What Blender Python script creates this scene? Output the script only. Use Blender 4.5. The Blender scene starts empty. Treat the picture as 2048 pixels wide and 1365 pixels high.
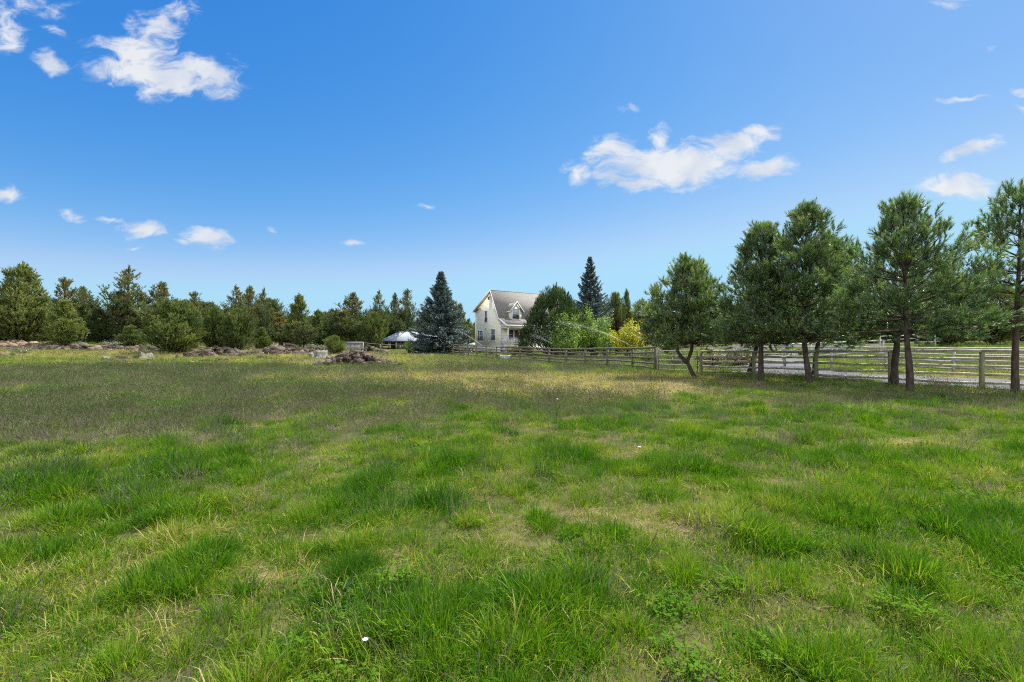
import bpy, bmesh, math, random
import numpy as np
from math import radians, sin, cos, pi, sqrt

random.seed(7)
RNG = np.random.default_rng(7)
C = bpy.context.scene.collection
F = 967.0          # focal length in photo pixels, used only to lay out where things stand on the ground
EYE = 1.62

# ------------------------------------------------------------------ noise / terrain
def _hash(ix, iy, seed):
    h = (ix.astype(np.int64) * 374761393 + iy.astype(np.int64) * 668265263 + seed * 974711) & 0x7fffffff
    h = ((h ^ (h >> 13)) * 1274126177) & 0x7fffffff
    return ((h ^ (h >> 16)) & 0xffff) / 65535.0

def vnoise(x, y, seed=0):
    x = np.asarray(x, float); y = np.asarray(y, float)
    ix = np.floor(x); iy = np.floor(y); fx = x - ix; fy = y - iy
    fx = fx * fx * (3 - 2 * fx); fy = fy * fy * (3 - 2 * fy)
    a = _hash(ix, iy, seed); b = _hash(ix + 1, iy, seed); c = _hash(ix, iy + 1, seed); d = _hash(ix + 1, iy + 1, seed)
    return (a * (1 - fx) + b * fx) * (1 - fy) + (c * (1 - fx) + d * fx) * fy

def fbm(x, y, seed=0, octv=4):
    s = 0; a = 0.5; t = 0
    for o in range(octv):
        s = s + a * vnoise(np.asarray(x) * 2 ** o, np.asarray(y) * 2 ** o, seed + o * 17); t += a; a *= 0.5
    return s / t

def hum(x, y):         # small hummocks of the sward
    return .62 * fbm(x / .40, y / .40, 9, 2) + .38 * fbm(x / 1.1, y / 1.1, 19, 2)
UA = np.array([-1.3, -1.05, -0.72, -0.55, -0.38, -0.22, -0.04, 0.15, 0.4, 0.62, 0.98, 1.3])
DA = np.array([0, 18, 26, 33, 40, 48, 58, 68, 85, 120, 250, 900.])
ZA = np.array([
    [0, 0, .05, .15, .35, .80, 1.40, 1.90, 2.1, 2.4, 3.0, 4],
    [0, 0, .05, .15, .35, .80, 1.40, 1.90, 2.1, 2.4, 3.0, 4],
    [0, 0, .03, .12, .33, .72, 1.25, 1.60, 1.9, 2.2, 3.0, 4],
    [0, 0, .00, .08, .42, .80, 1.05, 1.25, 1.5, 1.9, 3.0, 4],
    [0, 0, .00, .10, .40, .70, .90, 1.00, 1.2, 1.6, 3.0, 4],
    [0, 0, .00, .00, .15, .25, .35, .40, .80, 1.4, 3.0, 4],
    [0, 0, .00, .00, .02, .08, .20, .45, .70, 1.3, 3.0, 4],
    [0, 0, .00, .00, .00, .05, .20, .45, .70, 1.3, 3.0, 4],
    [0, 0, .05, .05, .10, .20, .40, .60, 1.0, 1.8, 3.0, 4],
    [0, 0, .03, .10, .20, .50, .80, 1.1, 1.5, 2.2, 3.0, 4],
    [0, 0, .05, .15, .40, .80, 1.2, 1.6, 2.1, 2.6, 3.5, 4],
    [0, 0, .05, .15, .40, .80, 1.2, 1.6, 2.1, 2.6, 3.5, 4]])

def gz(x, y):
    x = np.atleast_1d(np.asarray(x, float)); y = np.atleast_1d(np.asarray(y, float))
    yy = np.clip(y, 0.5, 890); u = np.clip(x / yy, -1.29, 1.29)
    i = np.clip(np.searchsorted(UA, u) - 1, 0, len(UA) - 2); j = np.clip(np.searchsorted(DA, yy, side='right') - 1, 0, len(DA) - 2)
    fu = (u - UA[i]) / (UA[i + 1] - UA[i]); fd = (yy - DA[j]) / (DA[j + 1] - DA[j])
    fu = fu * fu * (3 - 2 * fu)
    z = (ZA[i, j] * (1 - fu) + ZA[i + 1, j] * fu) * (1 - fd) + (ZA[i, j + 1] * (1 - fu) + ZA[i + 1, j + 1] * fu) * fd
    amp = np.clip((np.hypot(x, y) - 2) / 8, 0, 1)
    z = z + amp * (fbm(x / 5.0, y / 5.0, 3, 3) - 0.5) * 0.16 + (hum(x, y) - .5) * .14 * np.clip(1.5 - y / 26, 0, 1) * np.clip((np.hypot(x, y) - .6) / 1.2, 0, 1)
    return z

def G(x, y): return float(gz(x, y)[0])
def W(px, d, py=None):
    x = (px - 1024) / F * d
    return (x, d, EYE + (690 - py) / F * d if py is not None else G(x, d))
def SZ(py, d): return EYE + (690 - py) / F * d

# ------------------------------------------------------------------ mesh helpers
class Acc:
    def __init__(s): s.v = []; s.f3 = []; s.f4 = []; s.t3 = []; s.t4 = []; s.n = 0; s.tint = []
    def add(s, v, tris=None, quads=None, tint=0.5):
        v = np.asarray(v, np.float32).reshape(-1, 3)
        if tris is not None and len(tris): s.f3.append(np.asarray(tris, np.int32).reshape(-1, 3) + s.n)
        if quads is not None and len(quads): s.f4.append(np.asarray(quads, np.int32).reshape(-1, 4) + s.n)
        t = np.asarray(tint, np.float32)
        s.tint.append(np.broadcast_to(t, (len(v),)) if t.ndim == 0 else t)
        s.v.append(v); s.n += len(v)
        return s
    def tube(s, pts, rad, sides=6, cap=True, tint=0.5):
        pts = np.asarray(pts, float); n = len(pts); rad = np.broadcast_to(np.asarray(rad, float), (n,))
        tg = np.gradient(pts, axis=0); tg /= np.linalg.norm(tg, axis=1)[:, None] + 1e-9
        ref = np.array([0, 0, 1.]) if abs(tg[:, 2]).mean() < .8 else np.array([1., 0, 0])
        a = np.cross(tg, ref); a /= np.linalg.norm(a, axis=1)[:, None] + 1e-9; b = np.cross(tg, a)
        th = np.arange(sides) * 2 * pi / sides
        v = pts[:, None] + rad[:, None, None] * (a[:, None] * np.cos(th)[None, :, None] + b[:, None] * np.sin(th)[None, :, None])
        v = v.reshape(-1, 3); k = np.arange(sides); q = []
        for i in range(n - 1):
            q.append(np.stack([i * sides + k, i * sides + (k + 1) % sides, (i + 1) * sides + (k + 1) % sides, (i + 1) * sides + k], 1))
        t3 = []
        if cap:
            v = np.vstack([v, pts[:1], pts[-1:]]); c0 = n * sides; c1 = c0 + 1
            for i in range(sides):
                t3.append((c0, (i + 1) % sides, i)); t3.append((c1, (n - 1) * sides + i, (n - 1) * sides + (i + 1) % sides))
        return s.add(v, t3, np.vstack(q), tint)
    def box(s, c, size, rz=0, tint=0.5):
        x, y, z = np.array(size) / 2
        v = np.array([[-x, -y, -z], [x, -y, -z], [x, y, -z], [-x, y, -z], [-x, -y, z], [x, -y, z], [x, y, z], [-x, y, z]])
        cr, sr = cos(rz), sin(rz); R = np.array([[cr, -sr, 0], [sr, cr, 0], [0, 0, 1]])
        v = v @ R.T + np.array(c)
        return s.add(v, None, [(0, 3, 2, 1), (4, 5, 6, 7), (0, 1, 5, 4), (1, 2, 6, 5), (2, 3, 7, 6), (3, 0, 4, 7)], tint)
    def slab(s, quad, thick):      # a quad given as four points, thickened along its normal (downwards side)
        q = np.array(quad, float); n = np.cross(q[1] - q[0], q[3] - q[0]); n /= np.linalg.norm(n)
        v = np.vstack([q, q - n * thick])
        return s.add(v, None, [(0, 1, 2, 3), (7, 6, 5, 4), (0, 4, 5, 1), (1, 5, 6, 2), (2, 6, 7, 3), (3, 7, 4, 0)])
    def mesh(s, name, mat, smooth=False):
        me = bpy.data.meshes.new(name)
        v = np.vstack(s.v) if s.v else np.zeros((0, 3), np.float32)
        f3 = np.vstack(s.f3) if s.f3 else np.zeros((0, 3), np.int32); f4 = np.vstack(s.f4) if s.f4 else np.zeros((0, 4), np.int32)
        me.vertices.add(len(v)); me.vertices.foreach_set('co', v.astype(np.float32).ravel())
        loops = np.concatenate([f3.ravel(), f4.ravel()]); me.loops.add(len(loops)); me.loops.foreach_set('vertex_index', loops.astype(np.int32))
        tot = np.concatenate([np.full(len(f3), 3), np.full(len(f4), 4)]).astype(np.int32)
        st = np.concatenate([[0], np.cumsum(tot)[:-1]]).astype(np.int32) if len(tot) else tot
        me.polygons.add(len(tot)); me.polygons.foreach_set('loop_start', st); me.polygons.foreach_set('loop_total', tot)
        if smooth: me.polygons.foreach_set('use_smooth', np.ones(len(tot), bool))
        me.update(calc_edges=True)
        at = me.attributes.new('tint', 'FLOAT', 'POINT'); at.data.foreach_set('value', np.concatenate(s.tint).astype(np.float32))
        if mat: me.materials.append(mat)
        return me
    def build(s, name, mat, parent=None, loc=None, smooth=False):
        o = bpy.data.objects.new(name, s.mesh(name, mat, smooth)); C.objects.link(o)
        if parent is not None: o.parent = parent
        if loc is not None: o.location = loc
        return o

def tag(o, label=None, cat=None, group=None, kind=None):
    if label: o['label'] = label
    if cat: o['category'] = cat
    if group: o['group'] = group
    if kind: o['kind'] = kind
    return o
def thing(name, loc, label, cat, group=None, rz=0):
    o = bpy.data.objects.new(name, None); o.empty_display_size = .3; C.objects.link(o); o.location = loc; o.rotation_euler = (0, 0, rz)
    return tag(o, label, cat, group)

# ------------------------------------------------------------------ materials
def lin(c): return tuple(((x / 255) / 12.92 if x / 255 <= .04045 else ((x / 255 + .055) / 1.055) ** 2.4) for x in c)
def newmat(name):
    m = bpy.data.materials.new(name); m.use_nodes = True; nt = m.node_tree; nt.nodes.clear()
    out = nt.nodes.new('ShaderNodeOutputMaterial')
    return m, nt, out
def ramp(nt, stops):
    r = nt.nodes.new('ShaderNodeValToRGB'); e = r.color_ramp.elements
    while len(e) < len(stops): e.new(.5)
    for k, (p, c) in enumerate(stops): e[k].position = p; e[k].color = (*c, 1)
    return r
def math_node(nt, op, a, b=None, clamp=False):
    n = nt.nodes.new('ShaderNodeMath'); n.operation = op; n.use_clamp = clamp
    for k, x in enumerate((a, b)):
        if x is None: continue
        if isinstance(x, (int, float)): n.inputs[k].default_value = x
        else: nt.links.new(x, n.inputs[k])
    return n.outputs[0]
def surf(name, c0, c1, scale=8, rough=.8, bump=.3, bscale=None, stretch=(1, 1, 1), metallic=0, detail=5, spec=.3):
    m, nt, out = newmat(name); L = nt.links.new
    tc = nt.nodes.new('ShaderNodeTexCoord'); mp = nt.nodes.new('ShaderNodeMapping'); mp.inputs['Scale'].default_value = stretch
    L(tc.outputs['Object'], mp.inputs[0])
    n = nt.nodes.new('ShaderNodeTexNoise'); n.inputs['Scale'].default_value = scale; n.inputs['Detail'].default_value = detail; L(mp.outputs[0], n.inputs[0])
    r = ramp(nt, [(.3, c0), (.7, c1)]); L(n.outputs[0], r.inputs[0])
    b = nt.nodes.new('ShaderNodeBsdfPrincipled'); L(r.outputs[0], b.inputs['Base Color']); b.inputs['Roughness'].default_value = rough
    b.inputs['Metallic'].default_value = metallic; b.inputs['Specular IOR Level'].default_value = spec
    if bump:
        n2 = nt.nodes.new('ShaderNodeTexNoise'); n2.inputs['Scale'].default_value = bscale or scale * 3; n2.inputs['Detail'].default_value = 6; L(mp.outputs[0], n2.inputs[0])
        bp = nt.nodes.new('ShaderNodeBump'); bp.inputs['Strength'].default_value = bump; L(n2.outputs[0], bp.inputs['Height']); L(bp.outputs[0], b.inputs['Normal'])
    L(b.outputs[0], out.inputs[0])
    return m
def leafmat(name, stops, trans=.35, instancer=False, rnd=.25, gloss=.04, warm=(.9, 1.05, .5)):
    m, nt, out = newmat(name); L = nt.links.new
    at = nt.nodes.new('ShaderNodeAttribute'); at.attribute_name = 'tint'
    val = at.outputs['Fac']
    if instancer:
        ai = nt.nodes.new('ShaderNodeAttribute'); ai.attribute_type = 'INSTANCER'; ai.attribute_name = 'itint'
        v = math_node(nt, 'MULTIPLY', math_node(nt, 'SUBTRACT', val, .5), rnd)
        val = math_node(nt, 'ADD', ai.outputs['Fac'], v, True)
    else:
        oi = nt.nodes.new('ShaderNodeObjectInfo')
        v = math_node(nt, 'MULTIPLY', math_node(nt, 'SUBTRACT', oi.outputs['Random'], .5), rnd)
        val = math_node(nt, 'ADD', val, v, True)
    r = ramp(nt, stops); L(val, r.inputs[0])
    d = nt.nodes.new('ShaderNodeBsdfDiffuse'); L(r.outputs[0], d.inputs[0])
    t = nt.nodes.new('ShaderNodeBsdfTranslucent')
    mx0 = nt.nodes.new('ShaderNodeMix'); mx0.data_type = 'RGBA'; mx0.blend_type = 'MULTIPLY'; mx0.inputs[0].default_value = 1
    L(r.outputs[0], mx0.inputs[6]); mx0.inputs[7].default_value = (warm[0] * 1.25, warm[1] * 1.25, warm[2] * 1.25, 1); L(mx0.outputs[2], t.inputs[0])
    mx = nt.nodes.new('ShaderNodeMixShader'); mx.inputs[0].default_value = trans; L(d.outputs[0], mx.inputs[1]); L(t.outputs[0], mx.inputs[2])
    g = nt.nodes.new('ShaderNodeBsdfGlossy'); g.inputs['Roughness'].default_value = .45; g.inputs[0].default_value = (.8, .85, .8, 1)
    m2 = nt.nodes.new('ShaderNodeMixShader'); m2.inputs[0].default_value = gloss * .5; L(mx.outputs[0], m2.inputs[1]); L(g.outputs[0], m2.inputs[2])
    L(m2.outputs[0], out.inputs[0])
    return m

def rockmat(name, stops):
    m, nt, out = newmat(name); L = nt.links.new; at = nt.nodes.new('ShaderNodeAttribute'); at.attribute_name = 'tint'; tc = nt.nodes.new('ShaderNodeTexCoord')
    n = nt.nodes.new('ShaderNodeTexNoise'); n.inputs['Scale'].default_value = 4; n.inputs['Detail'].default_value = 8; n.inputs['Roughness'].default_value = .7; L(tc.outputs['Object'], n.inputs[0])
    f = math_node(nt, 'ADD', math_node(nt, 'MULTIPLY', at.outputs['Fac'], .6), math_node(nt, 'MULTIPLY', math_node(nt, 'SUBTRACT', n.outputs[0], .35), 1.1), True)
    r = ramp(nt, stops); L(f, r.inputs[0]); b = nt.nodes.new('ShaderNodeBsdfPrincipled'); b.inputs['Roughness'].default_value = .95; b.inputs['Specular IOR Level'].default_value = .1; L(r.outputs[0], b.inputs['Base Color'])
    v = nt.nodes.new('ShaderNodeTexVoronoi'); v.feature = 'DISTANCE_TO_EDGE'; v.inputs['Scale'].default_value = 5; L(tc.outputs['Object'], v.inputs[0])
    bp = nt.nodes.new('ShaderNodeBump'); bp.inputs['Strength'].default_value = 1; bp.inputs['Distance'].default_value = .08; L(math_node(nt, 'ADD', n.outputs[0], math_node(nt, 'MINIMUM', v.outputs[0], .15)), bp.inputs['Height']); L(bp.outputs[0], b.inputs['Normal']); L(b.outputs[0], out.inputs[0])
    return m
M = {}
M['pine'] = leafmat('pine_needles', [(0, (.035, .075, .020)), (.5, (.098, .172, .036)), (.85, (.20, .265, .075)), (1, (.36, .34, .15))], .42, rnd=.12, gloss=.25)
M['juniper'] = leafmat('juniper_foliage', [(0, (.050, .078, .03)), (.4, (.118, .150, .049)), (.75, (.19, .215, .073)), (1, (.27, .28, .10))], .36, rnd=.5)
M['frontjuniper'] = leafmat('bright_juniper_foliage', [(0, (.060, .092, .030)), (.4, (.148, .185, .053)), (.75, (.235, .262, .08)), (1, (.31, .32, .11))], .36, rnd=.3)  # lighter foliage colour for the junipers standing forward
M['dryjuniper'] = leafmat('tall_juniper_foliage', [(0, (.055, .076, .034)), (.45, (.125, .152, .065)), (.72, (.19, .205, .092)), (.93, (.24, .165, .07)), (1, (.30, .17, .065))], .32, rnd=.3)
M['spruce'] = leafmat('spruce_needles', [(0, (.030, .058, .056)), (.5, (.075, .122, .118)), (1, (.21, .27, .265))], .24, rnd=.1, gloss=.25, warm=(.9, 1, .8))
M['mugo'] = leafmat('dense_pine_needles', [(0, (.022, .046, .014)), (.5, (.055, .105, .022)), (1, (.16, .20, .045))], .3, rnd=.1, gloss=.1)
M['lime'] = leafmat('bright_leaves', [(0, (.095, .165, .028)), (.5, (.185, .275, .05)), (1, (.33, .39, .11))], .45, rnd=.25)
M['yellow'] = leafmat('yellow_leaves', [(0, (.26, .27, .03)), (.5, (.46, .43, .045)), (1, (.58, .47, .08))], .45, rnd=.1)
M['hedge'] = leafmat('boxwood_leaves', [(0, (.12, .15, .02)), (.5, (.25, .25, .03)), (1, (.40, .36, .05))], .35, rnd=.2)
M['darkred'] = leafmat('dark_red_foliage', [(0, (.03, .022, .014)), (.6, (.075, .045, .02)), (1, (.13, .06, .03))], .3, rnd=.1)
M['sage'] = leafmat('sagebrush_leaves', [(0, (.10, .12, .075)), (.5, (.18, .20, .13)), (1, (.27, .28, .19))], .25, rnd=.4)
M['brush'] = leafmat('dry_brush_twigs', [(0, (.06, .05, .03)), (.5, (.13, .10, .055)), (1, (.22, .16, .08))], .25, rnd=.4)
M['bark'] = surf('pine_bark', (.028, .020, .016), (.115, .085, .068), 9, .95, 1.0, 20, (1, 1, .35))
M['jbark'] = surf('juniper_bark', (.035, .027, .020), (.10, .078, .06), 6, .95, .8, 18, (1, 1, .3))
M['wood'] = surf('weathered_fence_wood', (.34, .305, .21), (.60, .56, .44), 5, .85, .5, 30, (1, 1, 1))
M['wood2'] = surf('grey_fence_wood', (.31, .29, .24), (.52, .49, .43), 5, .85, .5, 30)
M['post'] = surf('treated_post_wood', (.21, .195, .11), (.35, .325, .20), 6, .85, .5, 24, (1, 1, .3))
M['wood3'] = surf('backlit_fence_wood', (.085, .072, .048), (.20, .178, .13), 5, .85, .5, 30)  # darker copy of the fence wood, its backlit shade put into the colour
M['steel'] = surf('galvanised_steel', (.30, .32, .34), (.46, .48, .50), 12, .45, .05, metallic=.5)
M['darksteel'] = surf('dull_steel_pipe', (.12, .12, .12), (.22, .21, .20), 12, .5, .05, metallic=.4)
M['white'] = surf('white_trim_paint', (.70, .71, .72), (.80, .80, .80), 3, .6, .05)
M['soffit'] = surf('bounce_lit_soffit', (.62, .44, .13), (.70, .50, .16), 3, .7, .05)  # golden bounce light under the eaves, put into the soffit colour
M['glass'] = surf('window_glass', (.012, .015, .02), (.03, .035, .04), 1.5, .05, 0, spec=.8)
M['blind'] = surf('window_blind', (.42, .46, .50), (.52, .55, .58), 2, .4, 0)
M['door'] = surf('red_door_paint', (.16, .030, .022), (.20, .04, .028), 3, .5, .05)
M['rock'] = rockmat('lava_rock', [(0, (.012, .010, .008)), (.32, (.050, .039, .032)), (.62, (.145, .113, .088)), (1, (.26, .205, .155))])
M['rocktan'] = rockmat('tan_rock', [(0, (.06, .045, .032)), (.4, (.17, .12, .08)), (1, (.38, .29, .20))])
M['stump'] = surf('bleached_stump_wood', (.08, .07, .06), (.31, .295, .27), 5, .9, .8, 18, (1, 1, .25))
M['gravel'] = surf('driveway_gravel', (.06, .06, .064), (.155, .155, .16), 9, .95, .6, 60, detail=8)
M['tin'] = surf('white_metal_roof', (.46, .50, .54), (.52, .56, .595), 2, .6, .05, metallic=.1)

def siding():
    m, nt, out = newmat('yellow_lap_siding'); L = nt.links.new
    tc = nt.nodes.new('ShaderNodeTexCoord'); sx = nt.nodes.new('ShaderNodeSeparateXYZ'); L(tc.outputs['Object'], sx.inputs[0])
    fr = math_node(nt, 'FRACT', math_node(nt, 'MULTIPLY', sx.outputs[2], 1 / .19))
    r = ramp(nt, [(0, (.64, .60, .44)), (.12, (.87, .84, .66)), (1, (.88, .85, .68))]); L(fr, r.inputs[0])
    n = nt.nodes.new('ShaderNodeTexNoise'); n.inputs['Scale'].default_value = 1.3; n.inputs['Detail'].default_value = 4; L(tc.outputs['Object'], n.inputs[0])
    mx = nt.nodes.new('ShaderNodeMix'); mx.data_type = 'RGBA'; mx.blend_type = 'MULTIPLY'; mx.inputs[0].default_value = .08
    L(r.outputs[0], mx.inputs[6]); L(n.outputs[0], mx.inputs[7])
    b = nt.nodes.new('ShaderNodeBsdfPrincipled'); b.inputs['Roughness'].default_value = .7; L(mx.outputs[2], b.inputs['Base Color'])
    bp = nt.nodes.new('ShaderNodeBump'); bp.inputs['Strength'].default_value = .5; bp.inputs['Distance'].default_value = .03
    L(math_node(nt, 'SUBTRACT', 1, fr), bp.inputs['Height']); L(bp.outputs[0], b.inputs['Normal']); L(b.outputs[0], out.inputs[0])
    return m
M['siding'] = siding()
def shingles():
    m, nt, out = newmat('grey_roof_shingles'); L = nt.links.new
    tc = nt.nodes.new('ShaderNodeTexCoord'); br = nt.nodes.new('ShaderNodeTexBrick')
    mp = nt.nodes.new('ShaderNodeMapping'); mp.inputs['Rotation'].default_value = (radians(90), 0, 0); L(tc.outputs['Object'], mp.inputs[0]); L(mp.outputs[0], br.inputs[0])
    br.inputs['Scale'].default_value = 3.2; br.inputs['Color1'].default_value = (.20, .19, .17, 1); br.inputs['Color2'].default_value = (.29, .275, .25, 1); br.inputs['Mortar'].default_value = (.08, .08, .075, 1)
    br.inputs['Mortar Size'].default_value = .03; br.inputs['Bias'].default_value = 0
    n = nt.nodes.new('ShaderNodeTexNoise'); n.inputs['Scale'].default_value = 5; n.inputs['Detail'].default_value = 6; L(tc.outputs['Object'], n.inputs[0])
    r = ramp(nt, [(.3, (.82, .82, .82)), (.7, (1.12, 1.10, 1.08))]); L(n.outputs[0], r.inputs[0])
    mx = nt.nodes.new('ShaderNodeMix'); mx.data_type = 'RGBA'; mx.blend_type = 'MULTIPLY'; mx.inputs[0].default_value = 1; L(br.outputs[0], mx.inputs[6]); L(r.outputs[0], mx.inputs[7])
    b = nt.nodes.new('ShaderNodeBsdfPrincipled'); b.inputs['Roughness'].default_value = .9; L(mx.outputs[2], b.inputs['Base Color']); L(b.outputs[0], out.inputs[0])
    return m
M['shingle'] = shingles()
def watermat():
    m, nt, out = newmat('water_spray'); L = nt.links.new
    d = nt.nodes.new('ShaderNodeBsdfDiffuse'); d.inputs[0].default_value = (.9, .93, .95, 1)
    t = nt.nodes.new('ShaderNodeBsdfTranslucent'); t.inputs[0].default_value = (.9, .93, .95, 1)
    mx = nt.nodes.new('ShaderNodeMixShader'); mx.inputs[0].default_value = .5; L(d.outputs[0], mx.inputs[1]); L(t.outputs[0], mx.inputs[2])
    tr = nt.nodes.new('ShaderNodeBsdfTransparent'); m2 = nt.nodes.new('ShaderNodeMixShader'); m2.inputs[0].default_value = .34
    L(tr.outputs[0], m2.inputs[1]); L(mx.outputs[0], m2.inputs[2]); L(m2.outputs[0], out.inputs[0])
    return m
M['water'] = watermat()

# ------------------------------------------------------------------ meadow zones (what grows where, in metres)
def gauss(x, y, cx, cy, sx, sy): return np.exp(-(((x - cx) / sx) ** 2 + ((y - cy) / sy) ** 2))
DRY = [(3.0, 16.0, 3.6, 2.3, .9), (6.5, 21, 4, 2.0, .6), (3.5, 19.5, 6.5, 3.2, 1.1), (-1.5, 25, 11, 2.8, 1.0), (1.2, 16, 4, 1.5, .6), (-6, 24, 6, 1.6, .4), (4.5, 23, 3, 3, .5),
       (-24, 37, 12, 1.2, .9), (-20, 42, 9, 1.4, .5), (-13.5, 36, 3.4, 1.2, .9), (-10, 37, 2.5, 1.0, .8), (-33, 31, 9, 1.0, .8), (-34, 48, 10, 4, .8), (-46, 58, 22, 6, .9), (-20, 52, 14, 4, .5),
       (.9, 6.8, 1.3, .7, .45), (-.25, 8.4, 1.1, .6, .5), (1.0, 4.2, .8, .35, .4), (-1.3, 3.4, .8, .4, .45), (-3.1, 3.5, .8, .4, .45), (2.2, 4.6, .7, .4, .4), (1.7, 2.6, .5, .3, .5), (6, 8, 1.2, .9, .45), (3.0, 5.6, .9, .5, .45), (.2, 3.1, .4, .3, .5), (5.8, 6.3, 1, .6, .4),
       (17, 16.8, 5, 1.2, .6), (22, 23, 5, 3, .7), (26, 27, 6, 3, .4), (10.5, 28.2, 4, 1.2, .5), (-12, 62, 5, 6, .5), (-32, 45, 16, 6, .6), (-16, 44, 8, 5, .55), (-8, 42, 5, 4, .4), (-2, 34, 8, 2.5, .4), (20, 40, 8, 4, .4)]
LUSH = [(-4.3, 6.2, 1.9, 1.0, .9), (-1.7, 5.6, .8, .5, .6), (-3.6, 4.6, 1.6, .6, .6), (-1.6, 2.8, 1.0, .5, .5), (.1, 2.7, .8, .4, .6), (-.5, 4.7, .9, .4, .6), (.6, 3.8, .6, .25, .6), (2.6, 3.7, 1.0, .4, .6), (3.6, 6.6, 2.2, .9, .7), (2.8, 9, 2.2, 1.0, .6), (-.2, 6.4, 1.0, .5, .5), (3.9, 4.2, .9, .5, .6),
        (5, 11, 4, 1.5, .5), (9, 13, 4, 2.0, .5), (-1.0, 9.8, 1.2, .6, .4), (9.5, 19, 5, 3.0, .7), (6.5, 29, 3, 2.0, .8), (-18, 33, 9, 1.3, .7), (-6, 34, 6, 1.2, .5), (-27, 40, 8, 1.5, .7), (1.2, 11.5, 2.0, 1.0, .4), (-6, 9.5, 2, 1, .4)]
SEED = [(-6, 9.5, 4, 2.4, .8), (-10, 13, 4, 4, .8), (-14, 30, 14, 6, .7), (0, 13, 3, 2, .5), (-8, 12, 5, 3.6, .9), (-3, 15, 5, 3, .8), (-15, 20, 8, 4, .9), (-1, 17.5, 3.2, 1.3, 1.0), (-6, 29, 14, 2.2, .9), (2.8, 14.5, 3, 1.2, .7), (6, 16, 3, 1.5, .5), (1, 40, 9, 6, .7), (11, 14, 4, 2.5, .6), (-26, 33.5, 6, 1.0, .8), (-20, 27, 10, 2, .8), (3, 30, 4, 2, .5), (-5.2, 8.0, 2, 1, .6), (-30, 44, 8, 2, .5)]
def zones(x, y):
    w1 = (fbm(x * .8, y * .8, 11, 4) - .5) + .6 * (vnoise(x * 2.7, y * 2.7, 12) - .5); w2 = (fbm(x * .8, y * .8, 23, 4) - .5) + .6 * (vnoise(x * 2.7, y * 2.7, 13) - .5)
    s = np.clip(y / 12, .25, 1.6); xx = x + w1 * 2.2 * s; yy = y + w2 * 2.2 * s
    def acc(L):
        r = 0
        for cx, cy, sx, sy, a in L: r = r + a * gauss(xx, yy, cx, cy, sx, sy)
        return r
    dry = np.clip(acc(DRY) * np.clip(.55 + y / 22, 0, 1.3) + (fbm(x * 1.5, y * 1.5, 41, 4) - .585) * 1.7, 0, 1)
    lush = np.clip(acc(LUSH) * .8 + (fbm(x * 1.3, y * 1.3, 57, 4) - .46 + .06 * np.clip(1 - y / 9, 0, 1)) * 2.0, 0, 1)
    seed = np.clip(acc(SEED) * .8 + (fbm(x * .45, y * .45, 71, 4) - .55) * .9, 0, 1)
    seed *= np.clip((y - 6) / 4, 0, 1) * np.clip(.25 + (fbm(x * .9, y * .55, 83, 3) - .38) * 3.2, 0, 1)
    seed = np.clip(seed * (1 - .65 * dry) * (1 + np.clip(y / 12 - .6, 0, 1) * 3.4 * (fbm(x / 1.7, y / 1.7, 411, 3) - .5)), 0, 1)
    return dry, lush, seed

def earth(x, y):       # bare stony soil of the left ridge and round the lava outcrops
    xx = x + (fbm(x * .5, y * .5, 301, 3) - .5) * 6; yy = y + (fbm(x * .5, y * .5, 302, 3) - .5) * 5
    e = 1.2 * gauss(xx, yy, -48, 57, 22, 4.5) + 1.0 * gauss(xx, yy, -24.5, 46.5, 6, 2.4) + 1.1 * gauss(xx, yy, -20, 50, 7, 3) + 1.0 * gauss(xx, yy, -12, 37.5, 3.2, 1.6) + .8 * gauss(xx, yy, -28, 64, 14, 5) + .7 * gauss(xx, yy, -14, 60, 6, 3)
    return np.clip((e - .12) * 1.6 + (fbm(x * .8, y * .8, 303, 3) - .5) * .7, 0, 1) * np.clip((y - 30) / 4, 0, 1) * (x < 0)
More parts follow.
